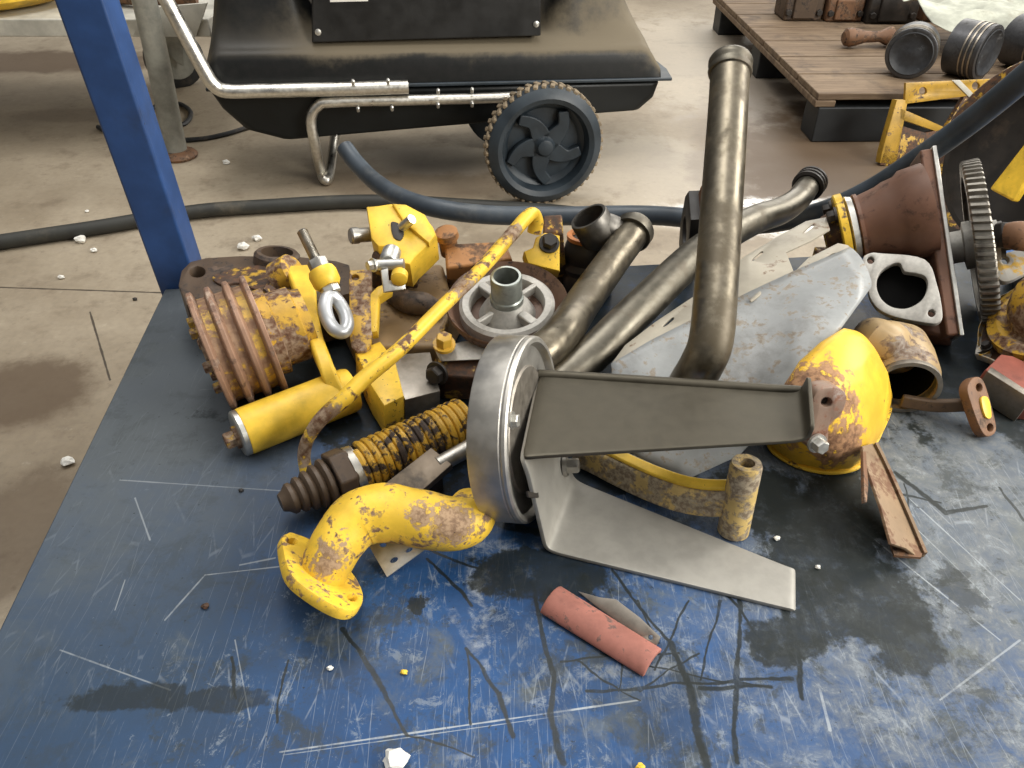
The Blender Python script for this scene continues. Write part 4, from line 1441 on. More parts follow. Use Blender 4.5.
# ---- yellow elbow with flange
root = thing('pipe_elbow', 'chipped yellow pipe elbow with an oval two-hole flange, front left of the pile', 'elbow', P(390, 560))
m_elb = paint('elbow_paint', YEL, (0.40, 0.27, 0.16), (0.20, 0.12, 0.07), 0.40, 46, chips=0.55, seed=51, bump=0.3,
              spots=[(P(330, 562, .075), 0.024), (P(455, 525, .075), 0.024), (P(420, 515, .088), 0.014)], origin=P(390, 560))
path = [(322, 578, .030), (328, 562, .044), (340, 540, .056), (358, 520, .064), (384, 513, .066), (415, 518, .060), (448, 524, .052), (466, 520, .046), (474, 509, .042)]
rad = [23, 25, 27, 29, 30, 29, 28, 27, 24]
mb = MB()
mb.tube([P(*q) for q in path], [M(r_, P(*q)) for r_, q in zip(rad, path)], 28, 6, wob=0.05)
build('pipe', mb, m_elb, root)
fa = nrm(322, 575, 60, 0.42)
pn = (P(322, 574, .040), fa)
mb = MB()
mb.plate(on(spl([(282, 540), (287, 533), (296, 533), (330, 548), (352, 571), (363, 590), (363, 603), (354, 610), (338, 607), (312, 592), (290, 572)]), pn), 0.013, [on(pxcirc(353, 597, 4.5, 12, 3.5), pn), on(pxcirc(293, 541, 5, 12, 3), pn)], n=fa, bevel=0.003)
build('flange', mb, m_elb, root)

# ---- steel drum
root = thing('steel_drum', 'shallow round brushed steel drum standing on edge at the front of the pile', 'drum', P(512, 523))
dc = P(540, 430, 0.106) - V3((0.005, 0, 0))
dn = V3((0.95, -0.26, 0.16)).normalized()
dr_ = M(94, dc)
dw = 0.041
m_drum = metal('brushed_drum_steel', (0.52, 0.50, 0.46), (0.24, 0.21, 0.17), 0.2, 0.36, metallic=0.95, seed=61, scale=9)
mb = MB()
mb.lathe(dc, dn, [(-dw, dr_ * 0.93), (-dw, dr_ * 0.99), (-dw + 0.0015, dr_ * 0.998), (-0.0085, dr_), (-0.0075, dr_ * 0.992), (-0.0060, dr_ * 0.992), (-0.0050, dr_ * 0.998), (-0.002, dr_ * 0.993), (0, dr_ * 0.975), (0.0, dr_ * 0.93), (-0.0025, dr_ * 0.91), (-0.008, dr_ * 0.895), (-0.009, dr_ * 0.86), (-0.009, 0.0), (-0.012, 0.0), (-0.012, dr_ * 0.93)], 96, True)
build('shell', mb, m_drum, root, angle=32)
mb = MB()
mb.lathe(dc - dn * 0.010, dn, [(0, 0.0), (0, dr_ * 0.7), (0.003, dr_ * 0.67), (0.003, 0.0)], 48)
build('face_boss', mb, m_steeld, root)
a_, u_, v_ = frame(dn)
for k in range(1):
    an = 0.75
    bolt_at(dc - dn * 0.008 + (u_ * math.cos(an) + v_ * math.sin(an)) * dr_ * 0.62, dn, 0.007, 0.008, m_zinc, root)

# ---- U-shaped steel bracket
root = thing('u_bracket', 'large bare steel U-shaped bracket with two tapering arms, lying in front of the pile', 'bracket', P(640, 540))
HU, HL = 0.135, 0.0065
U1, U2, L1, L2 = P(541, 373, HU), P(524, 456, HU), P(573, 479, HL), P(546, 549, HL)
E1, E2 = P(801, 390, HU), P(806, 439, HU)
F1, F2 = P(790, 567, HL), P(790, 608, HL)
m_ubd = metal('shaded_sheet_steel', (0.088, 0.078, 0.058), (0.05, 0.043, 0.03), 0.3, 0.40, metallic=0.7, seed=64, scale=11, var=0.12)  # same sheet as the lower arm; its dim reflection is painted in darker
m_ub = metal('sheet_steel_bracket', (0.35, 0.335, 0.30), (0.25, 0.225, 0.185), 0.25, 0.42, metallic=0.35, seed=63, scale=11, var=0.12)


def quad_grid(c00, c10, c01, c11, nu, nv, f=None):
    rows = []
    for i in range(nu + 1):
        s = i / nu
        rows.append([])
        for j in range(nv + 1):
            t_ = j / nv
            p = c00 * (1 - s) * (1 - t_) + c10 * s * (1 - t_) + c01 * (1 - s) * t_ + c11 * s * t_
            rows[-1].append(p + (f(s, t_) if f else V3()))
    return rows


def bent_strip(sections, nv=8):
    """sections: list of (far point, near point) along the metal; one continuous sheet"""
    return [[a * (1 - j / nv) + b * (j / nv) for j in range(nv + 1)] for a, b in sections]


def bent_part(name, sec, mat):
    o = build(name, MB().grid(bent_strip(sec)), mat, root, angle=80)
    bv = o.modifiers.new('fold_radius', 'SUBSURF')
    bv.levels = bv.render_levels = 2
    so = o.modifiers.new('thickness', 'SOLIDIFY')
    so.thickness = 0.0045
    so.offset = 0
    bw_ = o.modifiers.new('edge', 'BEVEL')
    bw_.width = 0.0012
    bw_.segments = 2
    bw_.limit_method = 'ANGLE'
    return o


sec = [(E1 + UPV * 0.024 + RT * 0.004, E2 + UPV * 0.020 + RT * 0.003), (E1 + UPV * 0.006 + RT * 0.003, E2 + UPV * 0.006 + RT * 0.003)]
for k in range(0, 11):
    s = k / 10 * 0.96 + 0.015
    sec.append((E1.lerp(U1, s), E2.lerp(U2, s)))
sec.append((U1.lerp(L1, 0.012) + (U1 - E1).normalized() * 0.002, U2.lerp(L2, 0.012) + (U2 - E2).normalized() * 0.002))
bent_part('upper_arm', sec, m_ubd)
sec = [(U1.lerp(L1, 0.012) + (U1 - E1).normalized() * 0.003, U2.lerp(L2, 0.012) + (U2 - E2).normalized() * 0.003)]
for k in range(1, 8):
    s = k / 8
    sec.append((U1.lerp(L1, s), U2.lerp(L2, s)))
sec.append((L1.lerp(U1, 0.05), L2.lerp(U2, 0.05)))
for k in range(0, 11):
    s = k / 10 * 0.97 + 0.02
    sec.append((L1.lerp(F1, s), L2.lerp(F2, s)))
sec.append((F1 + RT * 0.003 - UPV * 0.0005, F2 + RT * 0.003 - UPV * 0.0005))
sec.append((F1 + RT * 0.005 - UPV * 0.003, F2 + RT * 0.005 - UPV * 0.003))
bent_part('lower_arm', sec, m_ub)
mb = MB()
mb.tube([U1 + UPV * 0.001 + (U1 - E1) * 0.01, U1.lerp(E1, 0.3) + UPV * 0.002, U1.lerp(E1, 0.7) + UPV * 0.002, E1 + UPV * 0.002], 0.0055, 10, 4)
build('rolled_edge', mb, m_ubd, root)
mb = MB()
wn = (U2 - U1).cross(L2 - U2).normalized()
wn = wn if wn.x > 0 else -wn
q = U2.lerp(L2, 0.755).lerp(U1.lerp(L1, 0.755), 0.85)
bolt_at(q + wn * 0.002, wn, 0.009, 0.018, m_steel, root)
mb = MB()
pnw = (U2 + wn * 0.003, wn)
mb.plate(on([(528, 489), (537, 491), (541, 488), (543, 492), (538, 496), (529, 495)], pnw), 0.002, n=wn, bevel=0.0)  # thin dark plate painting in the shade of a cut in the web
build('notch_shade', mb, m_dark, root)

# ---- yellow curved arm with a boss, inside the U bracket
root = thing('curved_arm', 'curved yellow arm with a bored upright boss, between the two arms of the steel bracket', 'arm', P(680, 520))
top = [(578, 444, .036), (596, 451, .036), (620, 463, .037), (650, 477, .040), (680, 488, .045), (705, 493, .050), (730, 494, .056)]
m_arm = paint('grimy_arm_paint', (0.60, 0.43, 0.16), (0.44, 0.37, 0.26), (0.20, 0.15, 0.10), 0.52, 40, chips=0.5, seed=71, bump=0.35)
rows = []
tp = smooth_path([P(*q) for q in top], 4)
mb = MB()
rings = []
for i, p in enumerate(tp):
    t_ = (tp[min(i + 1, len(tp) - 1)] - tp[max(i - 1, 0)])
    t_.z = 0
    nn = V3((-t_.y, t_.x, 0)).normalized() * 0.013
    dz = UPV * -0.033
    rings.append([p + nn, p - nn * 0.8, p - nn * 1.0 - UPV * 0.006, p - nn * 0.9 + dz * 0.5, p - nn * 1.2 + dz, p + nn * 1.1 + dz])
mb.rings(rings)
build('web', mb, m_arm, root, bevel=0.002)
mb = MB()
tp2 = [p + UPV * 0.002 for p in tp]
mb.ribbon(tp2, V3((-0.3, 1, 0)), 0.014, 0.005, 1)
build('edge_rim', mb, m_yelb, root, bevel=0.002)
b0, b1 = P(735, 538, .001), P(749, 470, .096)
ax = (b1 - b0).normalized()
rb_ = M(16.5, b1)
Lb = (b1 - b0).length
mb = MB()
mb.lathe(b0, ax, [(0, rb_ * 0.45), (0, rb_ * 1.0), (Lb - 0.004, rb_ * 0.98), (Lb, rb_ * 0.9), (Lb, rb_ * 0.5), (Lb - 0.012, rb_ * 0.42)], 32, True)
build('boss', mb, m_arm, root)
root.location.y += 0.010

# ---- pipes
root = thing('coolant_pipe', 'tall steel pipe with a collared end, rising over the pile towards the wooden pallet', 'pipe', P(712, 380, .05))
pp = [D(684, 394, .935), D(691, 382, .918), D(702, 364, .898), D(711, 340, .888), D(716, 290, .905), D(722, 200, .95), D(728, 110, 1.0), D(730, 72, 1.02)]
mb = MB()
mb.tube(pp, 0.0252, 32, 8, wall=0.003)
build('tube', mb, m_pipe, root)
ax = (pp[-1] - pp[-2]).normalized()
mb = MB()
mb.lathe(pp[-1] - ax * 0.002, ax, [(-0.002, 0.0255), (-0.001, 0.0275), (0.003, 0.0285), (0.007, 0.0270), (0.010, 0.0270), (0.013, 0.0285), (0.018, 0.0285), (0.022, 0.0265), (0.024, 0.024), (0.006, 0.0225)], 36, True)
build('end_collar', mb, m_pipeg, root)
root = thing('long_pipe', 'long grey steel pipe with ribbed collar, running diagonally behind the tall pipe', 'pipe', P(650, 320, .0))
pp = [D(548, 390, .97), D(590, 356, .995), D(640, 308, 1.04), D(700, 252, 1.12), D(750, 222, 1.19), D(780, 211, 1.24), D(797, 200, 1.27), D(808, 186, 1.30)]
mb = MB()
mb.tube(pp, [.0245, .0245, .0245, .0240, .0225, .0215, .020, .0195], 28, 8, wall=0.003)
build('tube', mb, m_pipeg, root)
ax = (pp[-1] - pp[-2]).normalized()
prof = []
for k in range(3):
    t0 = -0.004 + k * 0.009
    prof += [(t0, 0.0215), (t0 + 0.002, 0.0265), (t0 + 0.006, 0.0265), (t0 + 0.008, 0.0215)]
prof += [(0.028, 0.019), (0.0, 0.017)]
mb = MB()
mb.lathe(pp[-1], ax, prof, 32, True)
build('ribbed_collar', mb, m_dark, root)
root = thing('bent_pipe', 'short bent steel pipe with capped upper end, leaning between filter disc and tall pipe', 'pipe', P(580, 330, .0))
pp = [D(516, 372, .96), D(540, 354, .965), D(562, 334, .99), D(582, 304, 1.065), D(612, 262, 1.14), D(628, 240, 1.17), D(634, 231, 1.185)]
mb = MB()
mb.tube(pp, 0.0245, 28, 8)
build('tube', mb, m_pipe, root)
ax = (pp[-1] - pp[-2]).normalized()
mb = MB()
mb.lathe(pp[-1], ax, [(-0.012, 0.024), (-0.012, 0.0300), (0.004, 0.0305), (0.012, 0.026), (0.016, 0.015), (0.016, 0.0)], 32)
build('end_cap', mb, m_pipeg, root)

# ---- dark tube coupling behind the bent pipe
root = thing('hose_coupling', 'dark oily pipe coupling with an open ring, behind the bent pipe', 'coupling', P(600, 270))
m_coup = metal('dark_oily_steel', (0.16, 0.15, 0.135), (0.03, 0.025, 0.02), 0.4, 0.33, metallic=0.85, seed=81)
cq = P(588, 218, .145)
mb = MB()
cn = nrm(588, 218, 120, 0.45)
rr_ = M(20, cq)
mb.lathe(cq, cn, [(-0.045, rr_ * 0.92), (-0.040, rr_), (-0.004, rr_), (0, rr_ * 0.95), (0, rr_ * 0.82), (-0.04, rr_ * 0.80)], 32, True)
build('ring', mb, m_coup, root)
mb = MB()
mb.tube([cq - cn * 0.015 + RT * 0.01, P(608, 230, .125), P(622, 236, .11), P(632, 244, .09)], [0.020, 0.022, 0.022, 0.018], 20)
build('branch', mb, m_coup, root)
mb = MB()
q = P(588, 290, 0.002)
mb.lathe(q, V3((0, 0.12, 1)), [(0, 0), (0, .040), (.02, .043), (.03, .039), (.04, .043), (.05, .039), (.06, .043), (.075, .040), (.085, .036), (.085, 0)], 32)
build('bellows', mb, m_dark, root)
mb = MB()
mb.lathe(q + V3((0, 0.0102, .085)), V3((0, 0.12, 1)), [(0, .030), (0, .038), (.006, .038), (.006, .030)], 32, True)
m_org = plain('orange_seal', (0.42, 0.15, 0.04), 0.5)
build('seal_ring', mb, m_org, root)

# ---- dark flange plate standing on edge
root = thing('flange_plate', 'dark rusty flange plate standing on edge, left of the tall pipe', 'plate', P(685, 262))
pn = plane3(P(690, 203, .14), P(668, 262, .01), P(700, 262, .02))
c = P(684, 234, .075)
mb = MB()
axx = (P(690, 206, .15) - P(668, 264, .005)).normalized()
nn = nrm(684, 234, 182, 0.12)
ww = axx.cross(nn)
mb.plate([c + axx * s * 0.088 * (1 - 0.25 * abs(t_)) + ww * t_ * 0.045 for s, t_ in ((1, -.6), (1, .6), (.55, 1), (-.55, 1), (-1, .6), (-1, -.6), (-.55, -1), (.55, -1))], 0.022, [circ(c, nn, 0.026)], n=nn, bevel=0.002)
build('plate', mb, m_dark, root)
mb = MB()
mb.box(c + axx * 0.070 + nn * -0.013, axx, ww, 0.044, 0.05, 0.012)
build('pad', mb, m_rust, root, bevel=0.003)

# ---- sheet metal cowl
def lin_path(ps, n):
    return [ps[i].lerp(ps[i + 1], k / n) for i in range(len(ps) - 1) for k in range(n)] + [ps[-1]]


root = thing('sheet_cowl', 'light grey sheet metal cowl with a slotted flange, leaning under the tall pipe', 'cowl', P(700, 470))
pnf = plane3(P(611, 364, .090), P(850, 248, .152), P(745, 256, .128))
fold_px = [(611, 364), (650, 341), (700, 316), (750, 292), (800, 269), (850, 248)]
low = [(606, 428, .03), (640, 460, .008), (690, 478, .006), (740, 455, .030), (802, 382, .100), (871, 287, .142)]
fp = lin_path([PLN(x, y, *pnf) for x, y in fold_px], 4)
lp_ = lin_path([P(*q) for q in low], 4)
rows = []
NV = 12
for a, b in zip(fp, lp_):
    r_ = []
    for j in range(NV + 1):
        t_ = j / NV
        p = a.lerp(b, t_)
        p = p + (UPV * 0.8 + V3((0.3, -0.5, 0))).normalized() * 0.008 * math.sin(PI * t_) ** 0.7
        r_.append(p)
    rows.append(r_)
mb = MB().grid(rows)
build('panel', mb, m_cowl, root, solid=0.003, angle=60)
fo2 = [(611, 364), (650, 341), (700, 316), (750, 292), (794, 272), (786, 252), (812, 240), (830, 229), (826, 217), (806, 221), (780, 235), (745, 256), (700, 292), (655, 322), (625, 345)]
pn = (fp[0] + UPV * 0.001, pnf[1])
holes = [on(spl([(x - 5, y + 3.5), (x + 3.5, y - 4.5), (x + 6, y - 3), (x - 2.5, y + 4)], 3), pn) for x, y in ((757, 256), (755, 296), (808, 229), (668, 322), (715, 288))]
mb = MB()
mb.plate(on(fo2, pn), 0.003, holes, n=pn[1], bevel=0.0005)
flg = m_cowlf = paint('tan_stained_sheet', (0.36, 0.325, 0.26), (0.42, 0.40, 0.35), (0.18, 0.12, 0.08), 0.35, 24, rough=0.45, chips=0.4, var=0.2, seed=88)
build('slotted_flange', mb, m_cowlf, root)
mb = MB()
mb.plate(on([(794, 272), (808, 258), (838, 243), (848, 245), (852, 249), (820, 262)], pn), 0.003, [on(spl([(824, 259), (833, 253), (837, 254), (828, 260)], 3), pn)], n=pn[1], bevel=0.0005)
build('flange_tab', mb, m_cowlf, root)
# ---- yellow cover with rusty lug (right of the bracket)
root = thing('thermostat_cover', 'rounded yellow cover with rusty drilled lug and bolt, right of the steel bracket', 'cover', P(830, 430))
O_ = P(830, 430)
base_px = [(768, 430), (772, 448), (795, 463), (825, 470), (850, 469), (866, 460), (884, 430), (893, 398), (880, 372), (862, 352), (800, 352), (772, 395)]
m_cov = paint('cover_paint', (0.78, 0.47, 0.035), (0.40, 0.22, 0.11), RUST, 0.30, 30, chips=0.5, seed=91,
              spots=[(P(802, 400, .10), 0.050), (P(838, 440, .055), 0.030), (P(858, 405, .10), 0.018)], origin=O_)
pts = [P(x, y, .001) for x, y in base_px] + [P(x, y - 1, .014) for x, y in base_px]
for x, y, h in ((782, 388, .105), (800, 362, .125), (824, 340, .135), (846, 326, .135), (862, 330, .128), (874, 345, .118), (888, 372, .085), (885, 400, .072), (872, 430, .055), (858, 450, .045), (830, 452, .05), (800, 440, .06), (782, 418, .085), (840, 380, .125), (820, 400, .115), (862, 372, .118)):
    pts.append(P(x, y, h))
mb = MB()
mb.hull(pts)
build('body', mb, m_cov, root, bevel=0.012, seg=4, angle=60)
mb = MB()
bq = spl([(766, 428), (770, 448), (794, 464), (825, 472), (851, 470), (866, 461), (884, 430), (893, 398), (872, 358), (800, 354), (770, 395)])
mb.plate(pl(bq, .008), 0.0045, n=UPV, bevel=0.0015)
build('base_rim', mb, m_yel, root)
pn = plane3(P(812, 402, .128), P(848, 395, .128), P(828, 440, .075))
mb = MB()
mb.plate(on(spl([(812, 404), (819, 390), (836, 387), (847, 395), (842, 414), (830, 425), (828, 446), (817, 452), (808, 444), (812, 424)]), pn), 0.020, [on(pxcirc(827, 402, 5.5, 14, 4.8), pn)], n=pn[1], bevel=0.002)
m_lug = paint('bare_rusty_lug', (0.27, 0.18, 0.13), (0.36, 0.30, 0.26), (0.22, 0.10, 0.06), 0.45, 30, rough=0.5, seed=92)
build('lug', mb, m_lug, root)
mb = MB()
mb.lathe(PLN(827, 402, pn[0] - pn[1] * 0.012, pn[1]), pn[1], [(0, 0), (0, 0.008), (0.004, 0.008), (0.004, 0)], 14)
build('bore', mb, m_dark, root)
bolt_at(PLN(816, 442, pn[0] + pn[1] * 0.002, pn[1]), pn[1], 0.0085, 0.014, m_zinc, root)

# ---- short pipe ring
root = thing('pipe_stub', 'short wide brown and yellow pipe piece with its dark open end facing forward', 'pipe', P(905, 410))
c = P(907, 386, .046)
n = nrm(907, 386, 285, 0.74)
rr_ = M(32.5, c)
m_stub = paint('stub_paint', (0.34, 0.24, 0.12), (0.30, 0.26, 0.22), (0.14, 0.09, 0.06), 0.45, 24, rough=0.45, seed=95)
mb = MB()
mb.lathe(c, n, [(-0.085, rr_ * 0.86), (-0.085, rr_ * 0.98), (-0.055, rr_ * 1.06), (-0.020, rr_ * 1.06), (-0.014, rr_ * 1.0), (0, rr_), (0, rr_ * 0.86)], 48, True)
build('pipe', mb, m_stub, root)
mb = MB()
mb.lathe(c, n, [(-0.015, rr_ * 0.85), (0.001, rr_ * 0.87), (0.001, rr_ * 1.01), (-0.006, rr_ * 1.01)], 48, True)
build('bare_rim', mb, m_steeld, root)
mb = MB()
mb.lathe(c, n, [(-0.018, rr_ * 0.855), (-0.018, rr_ * 0.82), (-0.075, rr_ * 0.80), (-0.076, 0.0), (-0.08, 0.0), (-0.08, rr_ * 0.855)], 40, True)
build('bore', mb, m_void, root)
mb = MB()
mb.tube([c - n * 0.083, P(882, 340, .085), P(872, 334, .075)], [rr_ * 0.86, rr_ * 0.7, rr_ * 0.6], 24)
build('neck', mb, m_stub, root)

# ---- exhaust manifold casting
root = thing('manifold', 'rust brown manifold casting with a grey two-hole flange and long machined face, on the right', 'manifold', P(930, 335))
m_man = paint('manifold_rust', (0.19, 0.095, 0.06), (0.32, 0.20, 0.14), (0.09, 0.045, 0.03), 0.42, 18, rough=0.5, seed=101, chips=0.4)
fa = V3(P(945, 338, .030))
fb = D(919, 156, dep(fa) + 0.035)
ax = (fb - fa).normalized()
Lf = (fb - fa).length
nr = nrm(935, 250, 188, 0.30)
nr = (nr - ax * nr.dot(ax)).normalized()
ww = ax.cross(nr)
cm = (fa + fb) / 2
mb = MB()
mb.box(cm - nr * 0.002 - ww * 0, ax, ww, Lf, 0.060, 0.016)
build('face_flange', mb, m_man, root, bevel=0.003)
mb = MB()
mb.box(cm - nr * 0.0125, ax, ww, Lf + 0.004, 0.066, 0.006)
build('machined_face', mb, m_zinc, root, bevel=0.001)
c1 = P(856, 227, .135)
axb = nrm(880, 220, 14, -0.12)
Lb = 0.098
rA, rB = M(33, c1), M(45, c1)
mb = MB()
mb.lathe(c1, axb, [(0, 0), (0, rA * .88), (.003, rA), (.008, rA), (.008, rA * .93), (.035, rA * 1.05), (.045, rA * 1.14), (Lb * .62, rA * 1.2), (Lb * .70, rB * .98), (Lb, rB * 1.02), (Lb, 0)], 48)
build('body', mb, m_man, root)
mb = MB()
mb.lathe(c1, -axb, [(0.0, .03), (0.0, rA * .96), (.008, rA * 1.0), (.010, rA * .92), (.010, .03)], 40, True)
build('clamp_ring', mb, m_zinc, root)
pn = plane3(P(871, 258, .125), P(934, 312, .088), P(880, 312, .075))
mb = MB()
mb.plate(on(spl([(863, 258), (870, 252), (882, 252), (925, 258), (938, 285), (943, 312), (940, 321), (928, 322), (890, 314), (872, 300), (866, 275)]), pn), 0.014,
         [on(spl([(877, 285), (880, 272), (890, 264), (900, 262), (905, 270), (916, 272), (926, 276), (928, 286), (922, 299), (908, 307), (893, 306), (882, 298)]), pn), on(pxcirc(871, 259, 3.6), pn), on(pxcirc(932, 312, 3.8), pn)], n=pn[1], bevel=0.0015)
build('port_flange', mb, m_alu, root)
mb = MB()
mb.plate(on(spl([(866, 262), (884, 257), (924, 263), (936, 288), (938, 314), (926, 317), (892, 309), (874, 295)]), (pn[0] - pn[1] * 0.027, pn[1])), 0.04, n=pn[1], bevel=0.003)
build('port_body', mb, m_man, root)
mb = MB()
fc_ = PLN(903, 285, pn[0] - pn[1] * 0.014, pn[1])
mb.lathe(fc_, -pn[1], [(0, .036), (0, .042), (.012, .042), (.012, 0.0), (.008, 0.0), (.008, .036)], 40, True)
build('port', mb, m_void, root)
mb = MB()
mb.hull([P(x, y, h) for x, y, h in ((905, 240, .11), (940, 235, .12), (950, 300, .075), (952, 338, .035), (915, 328, .035), (892, 296, .058), (905, 262, .002), (950, 262, .002), (952, 346, .002), (925, 344, .002), (890, 318, .002))])
build('rib', mb, m_man, root, bevel=0.006)

# ---- yellow ring flange left of the manifold
root = thing('ring_flange', 'yellow ring flange standing at the left end of the rusty manifold', 'flange', P(846, 262))
c = c1 - axb * 0.009
mb = MB()
rr_ = M(36, c)
a_, u_, v_ = frame(axb)
mb.lathe(c, -axb, [(0.004, rr_ * 0.55), (0.004, rr_), (0.014, rr_), (0.016, rr_ * 0.96), (0.016, rr_ * 0.55)], 44, True)
build('ring', mb, m_yel, root)
mb = MB()
mb.lathe(c, -axb, [(0.016, rr_ * 0.45), (0.016, rr_ * 0.62), (0.036, rr_ * 0.5), (0.036, rr_ * 0.38)], 36, True)
build('neck', mb, m_yelr, root)
for k in range(4):
    an = k * PI / 2 + 0.5
    bolt_at(c - axb * 0.016 + (u_ * math.cos(an) + v_ * math.sin(an)) * rr_ * 0.80, -axb, 0.009, 0.014, m_dark, root)
mb = MB()
mb.box(V3((c.x - 0.018, c.y, TZ + (c.z - TZ - rr_) / 2 + 0.004)), RT, V3((0, 1, 0)), 0.03, 0.06, c.z - TZ - rr_ + 0.008)
build('foot', mb, m_yelr, root, bevel=0.002)

# ---- gear
root = thing('timing_gear', 'toothed steel gear wheel standing on edge, right of the manifold', 'gear', P(990, 322))
gc = P(980, 242, 0.120)
gn = nrm(980, 241, 190, 0.05)
gr = M(83, gc)
gw = 0.024
a_, u_, v_ = frame(gn)
NTH = 66
prof_g = []
for k in range(NTH):
    for f_, r_ in ((-0.30, gr * 0.945), (-0.16, gr), (0.16, gr), (0.30, gr * 0.945)):
        an = 2 * PI * (k + f_) / NTH
        prof_g.append((an, r_))
tw = 0.0
rings = []
for t_, k_ in ((-gw / 2, 0.985), (-gw / 2 + 0.002, 1.0), (gw / 2 - 0.002, 1.0), (gw / 2, 0.985)):
    rings.append([gc + gn * t_ + (u_ * math.cos(an + t_ * 1.5) + v_ * math.sin(an + t_ * 1.5)) * r_ * k_ for an, r_ in prof_g])
inner = [[gc + gn * t_ + (u_ * math.cos(an) + v_ * math.sin(an)) * gr * 0.82 for an, r_ in prof_g] for t_ in (gw / 2, -gw / 2)]
mb = MB()
mb.rings(rings + inner, loop=True)
m_gear = metal('oily_gear_steel', (0.30, 0.28, 0.245), (0.07, 0.06, 0.05), 0.5, 0.42, metallic=0.8, seed=111)
build('toothed_rim', mb, m_gear, root, angle=30)
mb = MB()
mb.lathe(gc, gn, [(-0.006, 0.015), (-0.006, gr * 0.83), (0.006, gr * 0.83), (0.006, 0.015)], 48, True)
build('web', mb, m_dark, root)
mb = MB()
mb.lathe(gc, gn, [(-0.024, 0.0), (-0.024, 0.030), (0.006, 0.030), (0.006, 0.036), (0.020, 0.036), (0.022, 0.024), (0.045, 0.024), (0.045, 0)], 36)
build('shaft', mb, m_alu, root)
bolt_at(gc - gn * 0.024, -gn, 0.020, 0.026, m_dark, root, 'nut')

# ---- flanged cover at the right edge
root = thing('gear_cover', 'grey and yellow flanged cover with a dome, cut by the right picture edge', 'cover', P(1030, 340))
cn = nrm(1058, 316, 112, 0.66)
cc_ = P(1058, 316, .090)
Rc = M(72, cc_)
a_, u_, v_ = frame(cn)
m_cvr = paint('cover_grey', (0.42, 0.40, 0.36), (0.30, 0.26, 0.20), YEL2, 0.45, 26, rough=0.5, chips=0.3, seed=121)
mb = MB()
out = []
for k in range(48):
    an = 2 * PI * k / 48
    out.append(cc_ + (u_ * math.cos(an) + v_ * math.sin(an)) * Rc * (1 + 0.10 * max(0, math.cos(an * 6)) ** 3))
hl = [circ(cc_ + (u_ * math.cos(2 * PI * k / 6) + v_ * math.sin(2 * PI * k / 6)) * Rc * 0.98, cn, 0.0075, 12) for k in range(6)]
mb.plate(out, 0.014, hl, n=cn, bevel=0.002)
build('flange', mb, m_cvr, root)
mb = MB()
mb.lathe(cc_, cn, [(0, Rc * 0.86), (0.012, Rc * 0.84), (0.016, Rc * 0.70), (0.010, Rc * 0.60), (0.012, Rc * 0.56), (0.035, Rc * 0.52), (0.060, Rc * 0.36), (0.070, Rc * 0.15), (0.071, 0)], 48)
build('dome', mb, m_yelw, root)
mb = MB()
mb.lathe(cc_, -cn, [(0.012, Rc * 0.98), (0.03, Rc * 0.96), (0.05, Rc * 0.8), (0.052, Rc * 0.0)], 44)
build('shell', mb, m_yelr, root)
for k in range(3):
    an = 2 * PI * (k * 2 + 1) / 6
    bolt_at(cc_ + cn * 0.001 + (u_ * math.cos(an) + v_ * math.sin(an)) * Rc * 0.92, cn, 0.006, 0.009, m_dark, root)

# ---- big bolt and pinkish arm at the right edge
root = thing('drilled_plate', 'flat grey plate with a bolt hole, at the right edge behind the domed cover', 'plate', P(1010, 262))
pn = plane3(P(998, 258, .10), P(1040, 246, .115), P(1005, 278, .085))
mb = MB()
mb.plate(on(spl([(995, 262), (1004, 253), (1030, 246), (1060, 240), (1070, 262), (1040, 266), (1010, 280), (998, 276)], 4), pn), 0.010, [on(pxcirc(1006, 259, 4), pn)], n=pn[1])
build('plate', mb, m_cvr, root)
mb = MB()
mb.hull([P(x, y, h) for x, y, h in ((1008, 262, .085), (1060, 252, .095), (1060, 268, .08), (1012, 272, .078), (1010, 268, .002), (1070, 262, .002), (1070, 285, .002), (1012, 290, .002))])
build('support', mb, m_dark, root, bevel=0.004)
root = thing('rocker_arm', 'pinkish brown rounded arm with dark nut, right of the gear at the picture edge', 'arm', P(1015, 262))
mb = MB()
mb.tube([P(1006, 236, .155), P(1020, 236, .160), P(1050, 242, .150)], [0.018, 0.021, 0.018], 18, squash=0.8)
build('arm', mb, m_rust, root)
mb = MB()
mb.hexa(P(1012, 236, .152), nrm(1012, 236, 175, 0.4), 0.020, 0.022)
build('nut', mb, m_dark, root, bevel=0.001)
mb = MB()
mb.cyl(P(1050, 262, .05), P(1050, 243, .145), 0.014, 14)
build('post', mb, m_dark, root)

# ---- two-hole link on a bar
root = thing('link_lever', 'small oblong link with two holes on a thin brown bar, right front of the pile', 'lever', P(955, 425))
pn = (P(981, 411, .030), nrm(981, 411, 200, 0.45))
pn = (pn[0], nrm(981, 411, 8, 0.55))
mb = MB()
mb.plate(on(spl([(966, 392), (971, 382), (979, 381), (985, 391), (994, 424), (994, 436), (986, 440), (979, 432), (970, 408)]), pn), 0.013, [on(pxcirc(978, 391, 3.2, 12, 4), pn), on(pxcirc(989, 431, 3.2, 12, 4), pn)], n=pn[1], bevel=0.002)
lk = build('link', mb, m_rust, root)
mb = MB()
mb.plate(on(spl([(980, 402), (987, 402), (990, 420), (984, 420)], 4), (pn[0] + pn[1] * 0.003, pn[1])), 0.003, n=pn[1], bevel=0.0005)
build('paint_patch', mb, m_yel, lk)
mb = MB()
mb.ribbon([P(900, 404, .014), P(935, 409, .016), P(972, 408, .026)], UPV, 0.018, 0.008)
build('bar', mb, m_brown, root, bevel=0.002)

